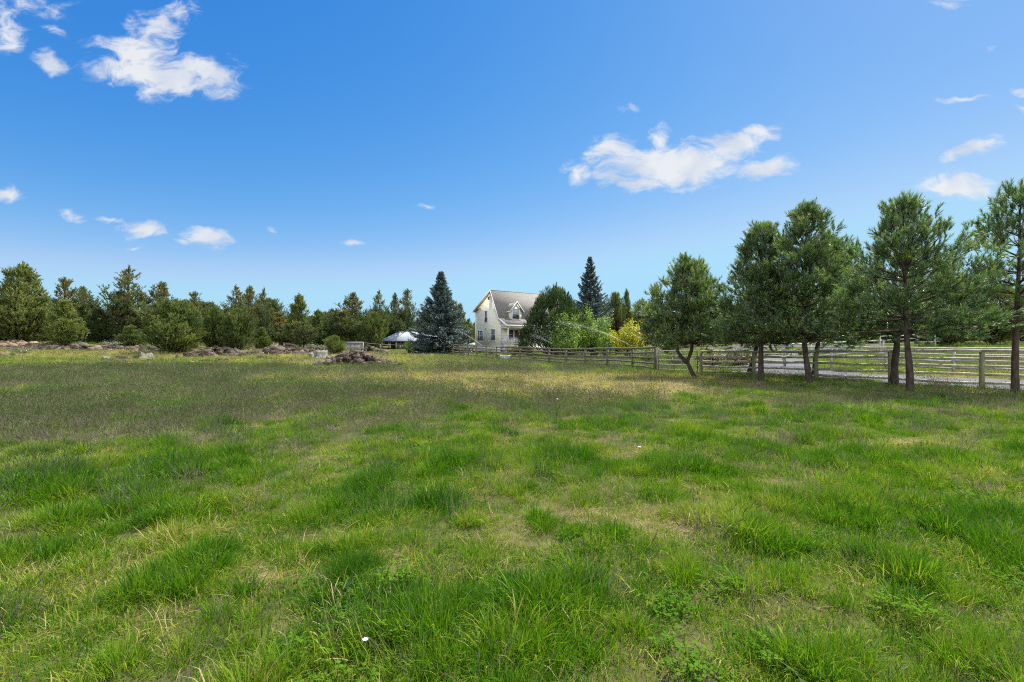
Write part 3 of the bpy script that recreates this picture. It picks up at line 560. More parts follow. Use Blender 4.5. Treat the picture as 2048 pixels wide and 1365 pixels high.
def juniper(seed, H, R, base=.3, kind='dense', nb=75, leaf=.20, top=.06):
    """Bushy conic evergreen: boughs rising from the trunk, each ending in plumes of scale foliage; spiky uneven outline."""
    rng = np.random.default_rng(seed); tr = Acc(); cr = Acc()
    z = np.linspace(-.2, H * .96, 12); x = np.cumsum(rng.normal(0, .03 * H / 8, 12)); y = np.cumsum(rng.normal(0, .03 * H / 8, 12)); x -= x[0]; y -= y[0]
    tr.tube(np.stack([x, y, z], 1), .030 * H * ((1 - z / H) * .9 + .06), 7)
    lob = rng.random(9) * .5 + .75
    SP, SD, SL, ST = [], [], [], []
    subs = [(0., 0., 1., 1.)]
    for _ in range({'dense': 3, 'round': 4, 'tall': 2}[kind]):
        a_ = rng.random() * 6.28; o_ = R * (.25 + .35 * rng.random()); subs.append((o_ * cos(a_), o_ * sin(a_), {'dense': .55, 'round': .7, 'tall': .6}[kind] + .3 * rng.random(), .62))
    pick = rng.choice(len(subs), nb, p=np.array([.46] + [.54 / (len(subs) - 1)] * (len(subs) - 1)))
    H_, R_0 = H, R
    for b in range(nb):
        sx_, sy_, sh_, sr_ = subs[pick[b]]; H = H_ * sh_; R = R_0 * sr_
        q = rng.random(); q = q ** (1.0 if kind != 'tall' else .9)
        h0 = base + (H - base) * q * .93
        if kind == 'dense': prof = (1 - q ** 1.7) ** .8 * (.72 + .28 * min(1, q * 4)) + .04
        elif kind == 'round': prof = sqrt(max(0, 1 - (q * 1.02 - .38) ** 2 / .42)) if q < .98 else .15
        else: prof = (.40 + .6 * max(0, 1 - abs(q - .25) * 1.5)) * (1 - q ** 3) * (.65 + .7 * rng.random()) + .05
        az = rng.random() * 2 * pi; L = R * prof * (.72 + .45 * rng.random()) * lob[int(az / (2 * pi) * 9) % 9] + .15
        el = radians({'dense': 28, 'round': 30, 'tall': 20}[kind] + 30 * q + rng.normal(0, 12))
        p0 = np.array([np.interp(h0, z, x) + sx_ * min(1, q * 2.5), np.interp(h0, z, y) + sy_ * min(1, q * 2.5), h0 - L * sin(el) * .5])
        p0[2] = max(p0[2], base * .5)
        k = np.linspace(0, 1, 5); e = el + k * .5 - .15
        P = p0 + np.concatenate([np.zeros((1, 3)), np.cumsum(np.stack([np.cos(az) * np.cos(e), np.sin(az) * np.cos(e), np.sin(e)], 1)[1:] * L / 4, 0)])
        tr.tube(P, (.012 + .02 * L) * (1 - k * .85), 4, False)
        ns = int((7 + L * 9) * (1.25 if kind != 'tall' else .95)); t = np.clip(1 - .9 * rng.random(ns) ** 1.3, .08, 1)
        B = np.stack([np.interp(t, k, P[:, i]) for i in range(3)], 1)
        off = rng.normal(size=(ns, 3)) * (.10 + .10 * L) * (1.15 - t)[:, None] * np.array([1, 1, .8]) * (1.4 if kind != 'tall' else 1.2)
        d = unit(unit(P[-1] - P[0])[None] * .5 + unit(off) * .45 + np.array([0, 0, .75]) + rng.normal(0, .15, (ns, 3)))
        bt = .42 + rng.normal(0, .16)
        if kind == 'tall' and q > .55 and rng.random() < .30: bt = .92
        SP.append(B + off); SD.append(d); SL.append((.22 + .3 * rng.random(ns)) * (.7 + .06 * H)); ST.append(np.full(ns, bt) + (d[:, 2] * 0))
    H, R = H_, R_0
    for sx_, sy_, sh_, sr_ in subs:
        m = 6; P = np.stack([np.full(m, x[-1] + sx_), np.full(m, y[-1] + sy_), np.linspace(H * sh_ * .82, H * sh_ - .25, m)], 1)
        SP.append(P); SD.append(np.tile([0, 0, 1.], (m, 1)) + rng.normal(0, .25, (m, 3))); SL.append(np.full(m, .5)); ST.append(np.full(m, .5))
        tr.tube([(np.interp(H * .25, z, x), np.interp(H * .25, z, y), H * .2), (x[-1] * .6 + sx_, y[-1] * .6 + sy_, H * sh_ * .6), (x[-1] + sx_, y[-1] + sy_, H * sh_ * .95)], [.05, .035, .01], 5, False)
    m = 5; P = np.stack([np.full(m, x[-1]), np.full(m, y[-1]), np.linspace(H * .86, H - .25, m)], 1)
    SP.append(P); SD.append(np.tile([0, 0, 1.], (m, 1)) + rng.normal(0, .15, (m, 3))); SL.append(np.full(m, .4)); ST.append(np.full(m, .5))
    needles(cr, rng, np.vstack(SP), np.vstack(SD), np.concatenate(SL), 12, .55, leaf * .9, leaf * .32, np.clip(np.concatenate(ST), 0, 1), .13)
    return tr, cr

def spruce(seed, H, R, base=.5, leaf=.24):
    rng = np.random.default_rng(seed); tr = Acc(); cr = Acc()
    tr.tube([(0, 0, -.2), (0, 0, H * .5), (0, 0, H - .2)], [.022 * H, .012 * H, .01], 7)
    SP, SD, SL, ST = [], [], [], []
    zz = base; ga = 0
    while zz < H - .2:
        q = (zz - base) / (H - base); rad = 1.12 * R * (1 - q) ** 1.0 * (.85 + .15 * min(1, q * 8)) + .03
        for b in range(int(13 - 5 * q)):
            ga += 2.399 + rng.normal(0, .3); L = rad * (.68 + .5 * rng.random()); el = radians(-14 + 52 * q + rng.normal(0, 7))
            k = np.linspace(0, 1, 5); e = el + k ** 2 * .45
            P = np.array([0, 0, zz]) + np.concatenate([np.zeros((1, 3)), np.cumsum(np.stack([np.cos(ga) * np.cos(e), np.sin(ga) * np.cos(e), np.sin(e)], 1)[1:] * L / 4, 0)])
            tr.tube(P, (.01 + .012 * L) * (1 - k * .85), 4, False)
            ns = int(7 + L * 14); t = np.clip(1 - .85 * rng.random(ns) ** 1.1, .1, 1); B = np.stack([np.interp(t, k, P[:, i]) for i in range(3)], 1)
            T = unit(P[-1] - P[0]); s = np.cross(T, [0, 0, 1]); sg = np.sign(rng.normal(size=ns))[:, None]
            d = unit(T[None] * .8 + s[None] * sg * (.9 * (1.15 - t))[:, None] + np.array([0, 0, -.05]) + rng.normal(0, .18, (ns, 3)))
            l = (.25 + .35 * rng.random(ns)) * (.5 + .6 * (1 - t)) * (.5 + .22 * L) * 1.4
            SP.append(B); SD.append(d); SL.append(l); ST.append(np.clip(np.full(ns, .38 + rng.normal(0, .1)) + .25 * (t > .85), 0, 1))
        zz += (.24 + .12 * rng.random()) * (H / 12)
    SP.append(np.array([[0, 0, H - .5], [0, 0, H - .25]])); SD.append(np.array([[0, 0, 1.], [0, 0, 1.]])); SL.append(np.array([.4, .25])); ST.append(np.array([.5, .5]))
    needles(cr, rng, np.vstack(SP), np.vstack(SD), np.concatenate(SL), 13, .6, leaf * .8, leaf * .22, np.concatenate(ST), .12)
    return tr, cr

def shrub(seed, H, R, n=2600, leaf=.14, stems=7, flat=.8, tint=.5, up=.5, base=.12):
    """Leafy bush of many stems with leaf sprays along them."""
    rng = np.random.default_rng(seed); tr = Acc(); cr = Acc(); pts = []
    for s in range(stems * 6):
        az = rng.random() * 2 * pi; out = R * sqrt(rng.random()) * .95; h = H * (base + (1 - base) * (1 - (out / R) ** 2.2 * flat) * (.55 + .45 * rng.random()))
        P = np.array([[rng.normal(0, .05 * R), rng.normal(0, .05 * R), -.05], [out * .45 * cos(az), out * .45 * sin(az), h * .5], [out * cos(az), out * sin(az), h]])
        k = np.array([0, .5, 1])
        if s % 2 == 0: tr.tube(P, [.012 * H, .008 * H, .004], 4, False)
        m = int(n / (stems * 6)); t = .30 + .70 * rng.random(m) ** .7
        B = np.stack([np.interp(t, k, P[:, i]) for i in range(3)], 1) + rng.normal(0, .085 * R, (m, 3)) * np.array([1, 1, .8]); B[:, 2] = np.maximum(B[:, 2], .02 + .1 * rng.random(m))
        pts.append((B, tint + rng.normal(0, .12)))
    for B, tv in pts: leaves(cr, rng, B, np.array([0, 0, up]) + unit(B - np.array([0, 0, H * .4])), leaf, tv)
    return tr, cr

def plant(name, tc, loc, label, cat, mat, bark='jbark', group=None, rz=0, sc=(1, 1, 1), names=('trunk', 'crown')):
    t = thing(name, loc, label, cat, group, rz); t.scale = sc
    tr, cr = tc
    tr.build(names[0], M[bark], t); cr.build(names[1], M[mat], t)
    return t
def copy_tree(src, loc, rz, sc, label, group=None, mat=None):
    r = src.copy(); C.objects.link(r); r.location = loc; r.rotation_euler = (0, 0, rz); r.scale = sc
    r['label'] = label
    if group: r['group'] = group
    for ch in src.children:
        c = ch.copy(); C.objects.link(c); c.parent = r
        if mat and not c.name.startswith(('trunk', 'stems')):
            c.material_slots[0].link = 'OBJECT'; c.material_slots[0].material = M[mat]
    return r

# the row of pines along the driveway fence
def pine_at(px, d, **k):
    x, y, z = W(px, d)
    return (x, y, z)
GP = 'pines along the rail fence'
p = pine_at(1391, 23.3); dx = lambda pxs, d: (pxs - 1391) / F * d
plant('pine_tree', pine(21, 5.3, 1.75, 1.55, [(0, 0, -.1), (-.28, 0, .55), (-.42, 0, .80), (-.15, 0, 1.5), (-.1, 0, 3.0), (.0, 0, 5.1)],
      lead=[[(-.42, 0, .78), (-.85, .1, 1.3), (-.70, .2, 2.2), (-.35, .3, 4), (-.25, .3, 5.85)]], shape=.5, rad=.13, dens=1.15), p, 'small pine with a crooked forked trunk, leftmost of the pines by the rail fence', 'pine tree', 'pine', 'bark', GP)
p = pine_at(1521, 20.9)
plant('pine_tree', pine(33, 6.75, 1.75, 1.75, [(0, 0, -.1), (.02, 0, 1.5), (.0, .05, 3), (.06, 0, 6.75)], shape=.55, rad=.155, dens=1.15), p, 'pine with a straight dark trunk standing just before the leaning trunk', 'pine tree', 'pine', 'bark', GP)
p = pine_at(1496, 24.6)
plant('pine_tree', pine(35, 5.9, 1.95, 1.5, [(0, 0, -.1), (.32, 0, 1.2), (.55, 0, 2.2), (.75, 0, 3.5), (.8, 0, 5.9)], shape=.55, rad=.16), p, 'pine whose brown trunk leans to the right at the fence line', 'pine tree', 'pine', 'bark', GP)
p = pine_at(1622, 19.7)
plant('pine_tree', pine(47, 7.35, 1.9, 1.85, [(0, 0, -.1), (-.12, 0, .8), (-.22, 0, 1.6), (-.25, .05, 3.5), (-.22, 0, 7.35)], shape=.5, rad=.15, dens=1.2), p, 'tall dense pine with a gnarled dark trunk, middle of the row by the fence', 'pine tree', 'pine', 'bark', GP)
p = pine_at(1629, 23.6)
plant('pine_tree', pine(49, 6.7, 1.9, 1.75, [(0, 0, -.1), (.08, 0, 1.2), (.3, 0, 2.4), (.9, 0, 4.5), (1.1, 0, 6.7)], shape=.55, rad=.16), p, 'pine with a brown trunk behind the gnarled dark trunk, right at a fence post', 'pine tree', 'pine', 'bark', GP)
p = pine_at(1822, 16.4)
plant('pine_tree', pine(55, 6.5, 2.1, 1.85, [(0, 0, -.1), (-.03, 0, .8), (-.15, 0, 1.8), (-.2, 0, 3.5), (-.25, 0, 6.55)], shape=.5, rad=.135, dens=1.1), p, 'broad pine with a straight black trunk, near one of the paired trunks at the right', 'pine tree', 'pine', 'bark', GP)
p = pine_at(1788, 19.2)
plant('pine_tree', pine(58, 5.5, 2.5, 1.9, [(0, 0, -.1), (.05, 0, .8), (.12, 0, 1.8), (.3, 0, 3.5), (.5, 0, 5.4)], shape=.6, rad=.18), p, 'pine with a thick brown trunk touching a fence post, behind the black trunk', 'pine tree', 'pine', 'bark', GP)
p = pine_at(2031, 16.4)
plant('pine_tree', pine(67, 7.3, 2.35, 1.6, [(0, 0, -.1), (-.03, 0, .9), (.0, 0, 2.0), (.1, 0, 4), (.18, 0, 7.45)], shape=.55, rad=.14, sparse=.8, dens=.95), p, 'open pine with upturned branches at the right edge, tallest of the row', 'pine tree', 'pine', 'bark', GP)

# spruces, dense pine and shrubs round the house
plant('blue_spruce', spruce(3, SZ(545, 66) - G(-9.7, 66), 4.1, .3), W(882, 66), 'big blue spruce left of the yellow house, beside the white roofed shed', 'spruce', 'spruce', 'bark')
plant('blue_spruce', spruce(5, SZ(514, 76) - G(12, 76), 4.3, .5), W(1180, 76), 'tall blue spruce rising behind the dense dark pine right of the house', 'spruce', 'spruce', 'bark')
def mugo(seed, H, R):
    rng = np.random.default_rng(seed); tr = Acc(); cr = Acc(); SP, SD, SL, ST = [], [], [], []
    for s in range(105):
        az = s * 2.39996 + rng.normal(0, .15); f = sqrt((s + .5) / 105); r = R * f
        top = H * (1 - f ** 2.2 * .80) * (.80 + .24 * rng.random()); hr = .42 + .32 * rng.random(); hh = 1.1 + .9 * rng.random()
        c = np.array([r * cos(az), r * sin(az), max(.5, top - hh)]); n = 62
        v = unit(rng.normal(size=(n, 3))); v[:, 2] = np.abs(v[:, 2]) * 1.2 - .35; P = c + v * np.array([hr, hr, hh]) * (1 - .35 * rng.random((n, 1)))
        P[:, 2] = np.maximum(P[:, 2], .1); d = unit(v * np.array([.6, .6, .3]) + np.array([.25 * cos(az) * f, .25 * sin(az) * f, .9]))
        SP.append(P); SD.append(d + rng.normal(0, .12, (n, 3))); SL.append(.28 + .22 * rng.random(n)); ST.append(np.full(n, np.clip(.42 + rng.normal(0, .16), 0, 1)))
        if s % 3 == 0: tr.tube([(0, 0, -.1), c * np.array([.5, .5, .3]), c * np.array([1, 1, .8]), c + [0, 0, hh * .6]], [.10, .07, .04, .01], 5, False)
    needles(cr, rng, np.vstack(SP), np.vstack(SD), np.concatenate(SL), 16, .5, .20, .05, np.concatenate(ST), .10)
    return tr, cr
H0 = SZ(566, 60) - G(5.4, 60)
plant('dense_pine', mugo(4, H0, 4.3), W(1108, 60), 'dense dark dome shaped pine hiding the right half of the porch', 'pine tree', 'mugo', 'bark')
plant('leafy_shrub', shrub(8, (SZ(622, 52) - .1) * 1.1, 2.35, 5200, .17), W(1137, 52), 'bright green leafy shrub in front of the dense dark pine, left one of the pair', 'shrub', 'lime', names=('stems', 'foliage'), group='bright green shrubs by the garden fence')
plant('leafy_shrub', shrub(9, (SZ(612, 54) - .1) * 1.15, 2.6, 6400, .17), W(1188, 54), 'bright green leafy shrub beside the yellow leaved one, larger of the pair', 'shrub', 'lime', names=('stems', 'foliage'), group='bright green shrubs by the garden fence')
plant('leafy_shrub', shrub(10, SZ(652, 50) - .1, 1.2, 1500, .15), W(1212, 50), 'low green shrub between the large green and the yellow shrub', 'shrub', 'lime', names=('stems', 'foliage'))
plant('yellow_shrub', shrub(12, (SZ(640, 48) - .1) * 1.06, 2.15, 4200, .15, flat=.55, base=.35), W(1256, 48), 'yellow leaved shrub standing right of the green shrubs behind the rail fence', 'shrub', 'yellow', names=('stems', 'foliage'))
plant('columnar_juniper', juniper(14, SZ(617, 62) - .5, .8, .1, 'dense', 60, .18), W(1235, 62), 'dark reddish columnar evergreen rising behind the yellow shrub', 'evergreen', 'darkred')
plant('clipped_hedge', shrub(16, 1.55, 1.15, 2400, .10, flat=.35, base=.3), W(1027, 58), 'clipped yellow green bush below the porch railing, left one', 'hedge bush', 'hedge', names=('stems', 'foliage'), group='clipped bushes in front of the porch')
plant('clipped_hedge', shrub(17, 1.50, 1.0, 2000, .10, flat=.35, base=.3), W(1056, 58.5), 'clipped yellow green bush beside the dense dark pine', 'hedge bush', 'hedge', names=('stems', 'foliage'), group='clipped bushes in front of the porch')
plant('young_tree', shrub(18, SZ(664, 62) - .3, 1.0, 650, .13, stems=5, flat=.9, base=.2), W(820, 62), 'thin lime green young tree in front of the white shed roof', 'young tree', 'lime', names=('stems', 'foliage'))
plant('olive_shrub', juniper(19, SZ(640, 76) - .6, 1.5, .2, 'round', 60, .2), W(937, 77), 'olive green bushy conifer tucked between the blue spruce and the house', 'evergreen', 'juniper')
plant('rose_bush', shrub(20, 1.1, 1.0, 500, .12), W(985, 62), 'sparse low bush growing under the side windows of the house', 'shrub', 'sage', names=('stems', 'foliage'))
plant('leafy_shrub', shrub(24, 1.5, 1.3, 1300, .12), W(922, 66), 'low grey green bush behind the garden rails left of the house', 'shrub', 'sage', names=('stems', 'foliage'))
# low growth seen under the pines beyond the driveway
for k, (px, d, h, r, mt, lb) in enumerate([(1565, 47, 1.75, 2.2, 'lime', 'low spreading bright green shrub beyond the driveway between two pine trunks'), (1603, 49, 1.3, 1.5, 'hedge', 'low olive shrub right of the bright green one beyond the driveway'),
        (1425, 33, 1.2, 1.3, 'brush', 'reddish brown brush behind the rails right of the forked pine'), (1470, 34, 1.35, 1.5, 'brush', 'tawny brush behind the rails left of the leaning trunk'), (1352, 36, 1.5, 1.5, 'juniper', 'dark low bush behind the pipe gate'),
        (1296, 42, 1.6, 1.7, 'juniper', 'dark low bush below the yellow shrub'), (1660, 52, 1.4, 1.6, 'sage', 'grey low bush by the corner of the paddock rails')]):
    x, y, z = W(px, d); plant('low_shrub', shrub(40 + k, h, r, 1500, .13, base=.25), (x, y, z), lb, 'shrub', mt, names=('stems', 'foliage'))

# --- junipers of the left field and the wood behind: prototypes, then copies of each thing and its parts
jspec = {'dense': [(101, 'dense', 170, 'juniper', 2.6), (102, 'dense', 160, 'juniper', 3.0), (103, 'dense', 170, 'juniper', 2.3), (104, 'dense', 150, 'juniper', 2.9)],
         'round': [(111, 'round', 190, 'juniper', 3.5), (112, 'round', 180, 'juniper', 3.9), (113, 'round', 170, 'juniper', 3.6)],
         'tall': [(121, 'tall', 82, 'dryjuniper', 2.6), (122, 'tall', 70, 'dryjuniper', 2.2), (123, 'tall', 92, 'dryjuniper', 2.9), (124, 'tall', 78, 'dryjuniper', 2.7), (125, 'tall', 64, 'dryjuniper', 2.0)]}
protos = {}
def juniper_copy(kind, var, px, d, topy, width_px, label, group=None, mat=None, z=None, cat='juniper tree'):
    """A tree of the given kind at photo column px, d metres off, reaching up to row topy and width_px wide."""
    x, y, zz = W(px, d); zz = zz if z is None else z
    h = SZ(topy, d) - zz; w = width_px / F * d / 2 * {'dense': 1.28, 'round': 1.12, 'tall': 1.7}[kind]
    sd, kd, nb, mt, R = jspec[kind][var % len(jspec[kind])]
    key = (kind, var % len(jspec[kind])); sc = (w / R, w / R, h / 8.0); rz = random.random() * 6.28
    if key not in protos:
        protos[key] = plant('juniper_tree', juniper(sd, 8.0, R, {'dense': .5, 'round': .5, 'tall': 1.6}[kind], kind, nb, .22), (x, y, zz), label, cat, mt, 'jbark', group, rz, sc)
        if mat:
            for c in protos[key].children:
                if c.name.startswith('crown'): c.material_slots[0].link = 'OBJECT'; c.material_slots[0].material = M[mat]
        return protos[key]
    return copy_tree(protos[key], (x, y, zz), rz, sc, label, group, mat or mt)
NAMED = [('dense', 0, 44, 62, 528, 100, 'large dark juniper near the left edge, tallest one above the rocky ridge'),
 ('dense', 1, 4, 64, 572, 70, 'dark juniper cut by the left edge of the view'),
 ('dense', 2, 126, 60, 599, 62, 'yellow green juniper right of the large dark one at the left'),
 ('tall', 0, 128, 70, 558, 66, 'juniper with a rust tinged top behind the yellow green one at the left'),
 ('tall', 2, 168, 76, 576, 50, 'mid green juniper filling the gap left of the sparse tall tree'),
 ('dense', 1, 196, 70, 617, 52, 'small olive juniper on the far side of the rocky ridge'),
 ('tall', 1, 259, 72, 537, 68, 'sparse tall juniper with rusty branches, tallest above the grey ridge'),
 ('dense', 0, 263, 58, 650, 40, 'little young juniper on the crest of the ridge'),
 ('tall', 2, 322, 74, 567, 70, 'dark broad juniper standing behind the bright round one'),
 ('round', 0, 351, 48, 601, 116, 'broad bright juniper at the near end of the ridge, standing forward of the wood'),
 ('round', 1, 430, 52, 619, 60, 'rounded yellow green juniper, slimmer left one of a pair'),
 ('round', 0, 472, 51, 620, 70, 'rounded yellow green juniper, wider right one of a pair by the lava rocks'),
 ('tall', 0, 388, 78, 585, 54, 'dull green juniper behind the pair of rounded ones'),
 ('tall', 1, 474, 78, 574, 50, 'dark topped juniper rising behind the rounded pair'),
 ('tall', 2, 500, 80, 575, 50, 'grey green juniper with rusty crown right of the dark topped one'),
 ('tall', 1, 527, 62, 578, 30, 'thin bare stemmed juniper behind the lava rocks'),
 ('dense', 2, 522, 56, 655, 34, 'young feathery juniper in front of the thin bare stemmed tree'),
 ('dense', 2, 600, 72, 589, 50, 'pointed olive juniper standing alone above the white stump'),
 ('tall', 0, 562, 76, 625, 62, 'dark round topped juniper left of the pointed olive one'),
 ('tall', 1, 607, 60, 640, 36, 'slender sapling in front of the pointed olive juniper'),
 ('dense', 0, 636, 84, 620, 42, 'mid green juniper between the pointed one and the dark group'),
 ('dense', 1, 662, 82, 619, 56, 'dark juniper behind the small blue green bush'),
 ('tall', 2, 704, 80, 588, 66, 'broad open juniper with several tops left of the white roofed shed'),
 ('tall', 1, 757, 84, 583, 36, 'narrow pointed juniper behind the shed roof'),
 ('round', 1, 742, 78, 628, 60, 'grey green rounded juniper left of the shed'),
 ('tall', 2, 790, 92, 589, 34, 'dark narrow juniper behind the shed, left one of two'),
 ('tall', 0, 813, 90, 580, 42, 'rusty topped juniper behind the shed, right one of two'),
 ('dense', 0, 909, 86, 606, 34, 'green juniper just right of the big blue spruce top'),
 ('dense', 2, 922, 82, 608, 34, 'dark juniper between the blue spruce and the house'),
 ('round', 0, 671, 46, 672, 42, 'small blue green juniper bush between the lava rocks and the panel gate'),
 ('dense', 1, 1254, 92, 580, 30, 'dark pointed juniper above the yellow shrub'),
 ('dense', 0, 1285, 88, 598, 50, 'dark juniper right of the yellow shrub, behind the garden'),
 ('round', 1, 1232, 84, 590, 48, 'dusty green tree between the tall blue spruce and the dark column'),
 ('dense', 2, 1312, 80, 572, 46, 'dark tall juniper behind the forked pine at its left'),
 ('round', 1, 1338, 56, 640, 60, 'mid green juniper right of the yellow shrub, behind the pipe gate'),
 ]
for kd, v, px, d, ty, w, lb in NAMED:
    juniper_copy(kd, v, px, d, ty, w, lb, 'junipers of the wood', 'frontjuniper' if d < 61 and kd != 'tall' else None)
# the wood behind, in view between and above the nearer trees
rb = random.Random(5)
for i in range(96):
    px = -130 + 2330 * (i + rb.random()) / 96
    if 925 < px < 1100: continue
    d = rb.uniform(92, 150); right = px > 1280
    ty = (rb.uniform(600, 640) if px < 560 else rb.uniform(618, 645) if px < 900 else rb.uniform(600, 640) if px < 1400 else rb.uniform(575, 640))
    kd = rb.choice(['tall', 'dense', 'round', 'round']); w = rb.uniform(54, 96)
    juniper_copy(kd, rb.randrange(5), px, d, ty, w, 'juniper of the far wood behind the paddock, mostly hidden by the pines' if right else 'juniper of the far wood seen between nearer junipers', 'far junipers beyond the paddock' if right else 'far junipers beyond the field')
def distant_wood():
    rng = np.random.default_rng(77); accs = []
    for sd_, kd_ in ((201, 'round'), (202, 'dense'), (203, 'tall')):
        tr_, cr_ = juniper(sd_, 6.5, 3.6, .1, kd_, 44, .34); accs.append(cr_)
    col = variant_collection('distant_tree', accs, M['woodleaf']); n = 1300
    y = 165 + 110 * rng.random(n); u = (rng.random(n) * 2 - 1) * 1.8; x = u * y; P = np.stack([x, y], 1); s = .75 + .5 * rng.random(n)
    a, b, c, i, t = finish(rng, P, np.stack([s * 1.2, s * 1.2, s], 1), rng.random(n), 3, .03); a[:, 2] -= .2
    scatter_object('distant_wood', a, b, c, i, t, col, 'far dark wood closing the view beyond the field and the paddock', 'distant wood')
M['woodleaf'] = leafmat('distant_wood_foliage', [(0, (.05, .072, .036)), (.5, (.10, .125, .06)), (1, (.16, .17, .085))], .3, instancer=True, rnd=.5)
distant_wood()
# pale trees behind the paddock at the right
for px, d, ty, w, lb in [(1885, 66, 600, 120, 'pale olive juniper behind the far paddock rails right of the paired trunks'), (1985, 70, 575, 130, 'pale olive juniper behind the paddock beside the rightmost pine'), (1925, 84, 560, 90, 'taller dusty juniper between the pale ones behind the paddock'), (2075, 76, 590, 110, 'pale juniper cut by the right edge behind the paddock'), (1700, 72, 600, 110, 'dusty juniper behind the paddock seen left of the paired trunks'), (1790, 86, 590, 100, 'juniper behind the paddock hidden by the broad pine')]:
    juniper_copy('round', int(px), px, d, ty, w, lb, 'junipers of the wood', 'juniper')

# sagebrush and small bushes of the field
sg = shrub(70, .8, .8, 520, .12, flat=.6)
sage0 = None
for k, (px, d, s, lb) in enumerate([(212, 58, 1.1, 'grey sagebrush on the crest of the grey ridge, left of the young juniper'), (233, 60, 1.3, 'grey sagebrush on the ridge touching the young juniper'), (41, 46, 1.0, 'blue green sagebrush beside the tan boulders at the left'), (589, 52, .95, 'small dark sagebrush above the lava rocks left of the white stump'),
        (290, 50, .8, 'sagebrush at the foot of the broad bright juniper'), (160, 60, 1.0, 'sagebrush on the left part of the grey ridge'), (650, 56, 1.2, 'pale grey brush behind the white stump'), (625, 58, 1.3, 'pale grey brush left of the small blue green juniper bush'), (545, 62, 1.1, 'grey brush under the thin bare stemmed juniper'), (692, 44, .5, 'tiny sagebrush near the panel gate'), (795, 58, .5, 'tiny dark sagebrush by the wire fence')]):
    loc = W(px, d)
    if sage0 is None: sage0 = plant('sagebrush', sg, loc, lb, 'sagebrush', 'sage', group='sagebrush of the field', names=('stems', 'foliage'), sc=(s, s, s)); src = sage0
    else: copy_tree(sage0, loc, random.random() * 6, (s * random.uniform(.9, 1.2), s, s * random.uniform(.8, 1.1)), lb)

# tussocks that stand out one by one in the meadow
def tussock(name, px, py, R, L, n, tnt, lb, d=None, wid=.006):
    rng = np.random.default_rng(int(px)); d = d or EYE * F / (py - 690); x, y, z = W(px, d)
    a = blades(rng, n, R, L * .5, L, wid, .55, 3, .6); a.tint = [np.clip(tnt + (t - .5) * .3, 0, 1) for t in a.tint]
    o = a.build(name, M['tussock'], None, (x, y, z)); return tag(o, lb, 'grass tussock', 'pale tussocks of the meadow')
M['tussock'] = leafmat('tussock_blades', [(0, (.11, .18, .04)), (.5, (.24, .30, .09)), (1, (.42, .42, .22))], .4, rnd=.1)
tussock('grass_tussock', 1722, 834, .20, .50, 420, .5, 'pale yellow green tussock standing out below the paired pine trunks', wid=.007)
tussock('grass_tussock', 352, 872, .18, .36, 320, .6, 'pale spiky tussock in the dark grass at the left')
tussock('grass_tussock', 882, 792, .28, .42, 420, .3, 'green spiky tussock in the dark seeding grass at the centre', wid=.009)
tussock('grass_tussock', 1078, 741, .8, .62, 900, .6, 'wide silvery green tussock before the garden fence', wid=.018)
tussock('grass_tussock', 215, 758, .35, .5, 220, .1, 'bright green leafy weed in the pale strip at the left', d=29.5, wid=.03)
tussock('grass_tussock', 1005, 731, .4, .6, 260, .35, 'bright green weed in front of the metal trough', wid=.02)
tussock('grass_tussock', 1125, 752, .5, .4, 420, .45, 'yellow green tussock right of the wide silvery one', wid=.012)

# a few white wild flowers
M['petal'] = surf('white_petals', (.75, .75, .72), (.82, .82, .80), 8, .6, 0)
def flower(px, py, h, r, lb):
    rng = np.random.default_rng(px); d = EYE * F / (py - 690); x, y, z = W(px, d); t = thing('wild_flower', (x, y, z), lb, 'flower', 'white wild flowers')
    Acc().tube([(0, 0, -.02), (.01, 0, h * .6), (.015, 0, h)], .003, 5).build('stem', M['clover_stem'], t); a = Acc()
    for i in range(9):
        th = i * .7; e = np.array([cos(th), sin(th), 0]); f = np.array([-sin(th), cos(th), 0]); c = np.array([.015, 0, h]); u = .4 + .3 * rng.random()
        a.add([c, c + e * r * .6 + f * r * .3 + [0, 0, r * u * .6], c + e * r + [0, 0, r * u], c + e * r * .6 - f * r * .3 + [0, 0, r * u * .6]], None, [(0, 1, 2, 3)])
    a.build('petals', M['petal'], t)
M['clover_stem'] = surf('green_stem', (.08, .14, .03), (.12, .18, .04), 8, .7, 0)
flower(725, 1325, .12, .017, 'single white flower in the lush near grass, left of centre at the bottom')
flower(1114, 822, .28, .04, 'white flower head standing in the tan dry patch at the centre')
flower(1277, 930, .22, .026, 'white flower head in the short green grass right of centre')

# ------------------------------------------------------------------ rocks, stumps
def rock_mesh(a, rng, c, size, flatz=1.0):
    sc = size * np.array([1 + .7 * rng.random(), .7 + .4 * rng.random(), flatz * (.6 + .6 * rng.random())]) / 2; th = rng.random() * 6.28
    p = unit(rng.normal(size=(15, 3))) * (.75 + .3 * rng.random((15, 1))); p = np.sign(p) * np.abs(p) ** .8 * sc; p = p @ mathutils_rot(th, rng.normal(0, .25)).T + c
    bm = bmesh.new(); vs = [bm.verts.new(q) for q in p]; bmesh.ops.convex_hull(bm, input=vs)
    bm.verts.ensure_lookup_table(); bm.verts.index_update(); used = [v.co[:] for v in bm.verts]; tr_ = [[v.index for v in f.verts] for f in bm.faces if len(f.verts) == 3]; bm.free()
    a.add(used, tr_, None, float(rng.random()))
def mathutils_rot(th, tilt):
    return np.array([[cos(th), -sin(th), 0], [sin(th), cos(th), 0], [0, 0, 1]]) @ np.array([[1, 0, 0], [0, cos(tilt), -sin(tilt)], [0, sin(tilt), cos(tilt)]])
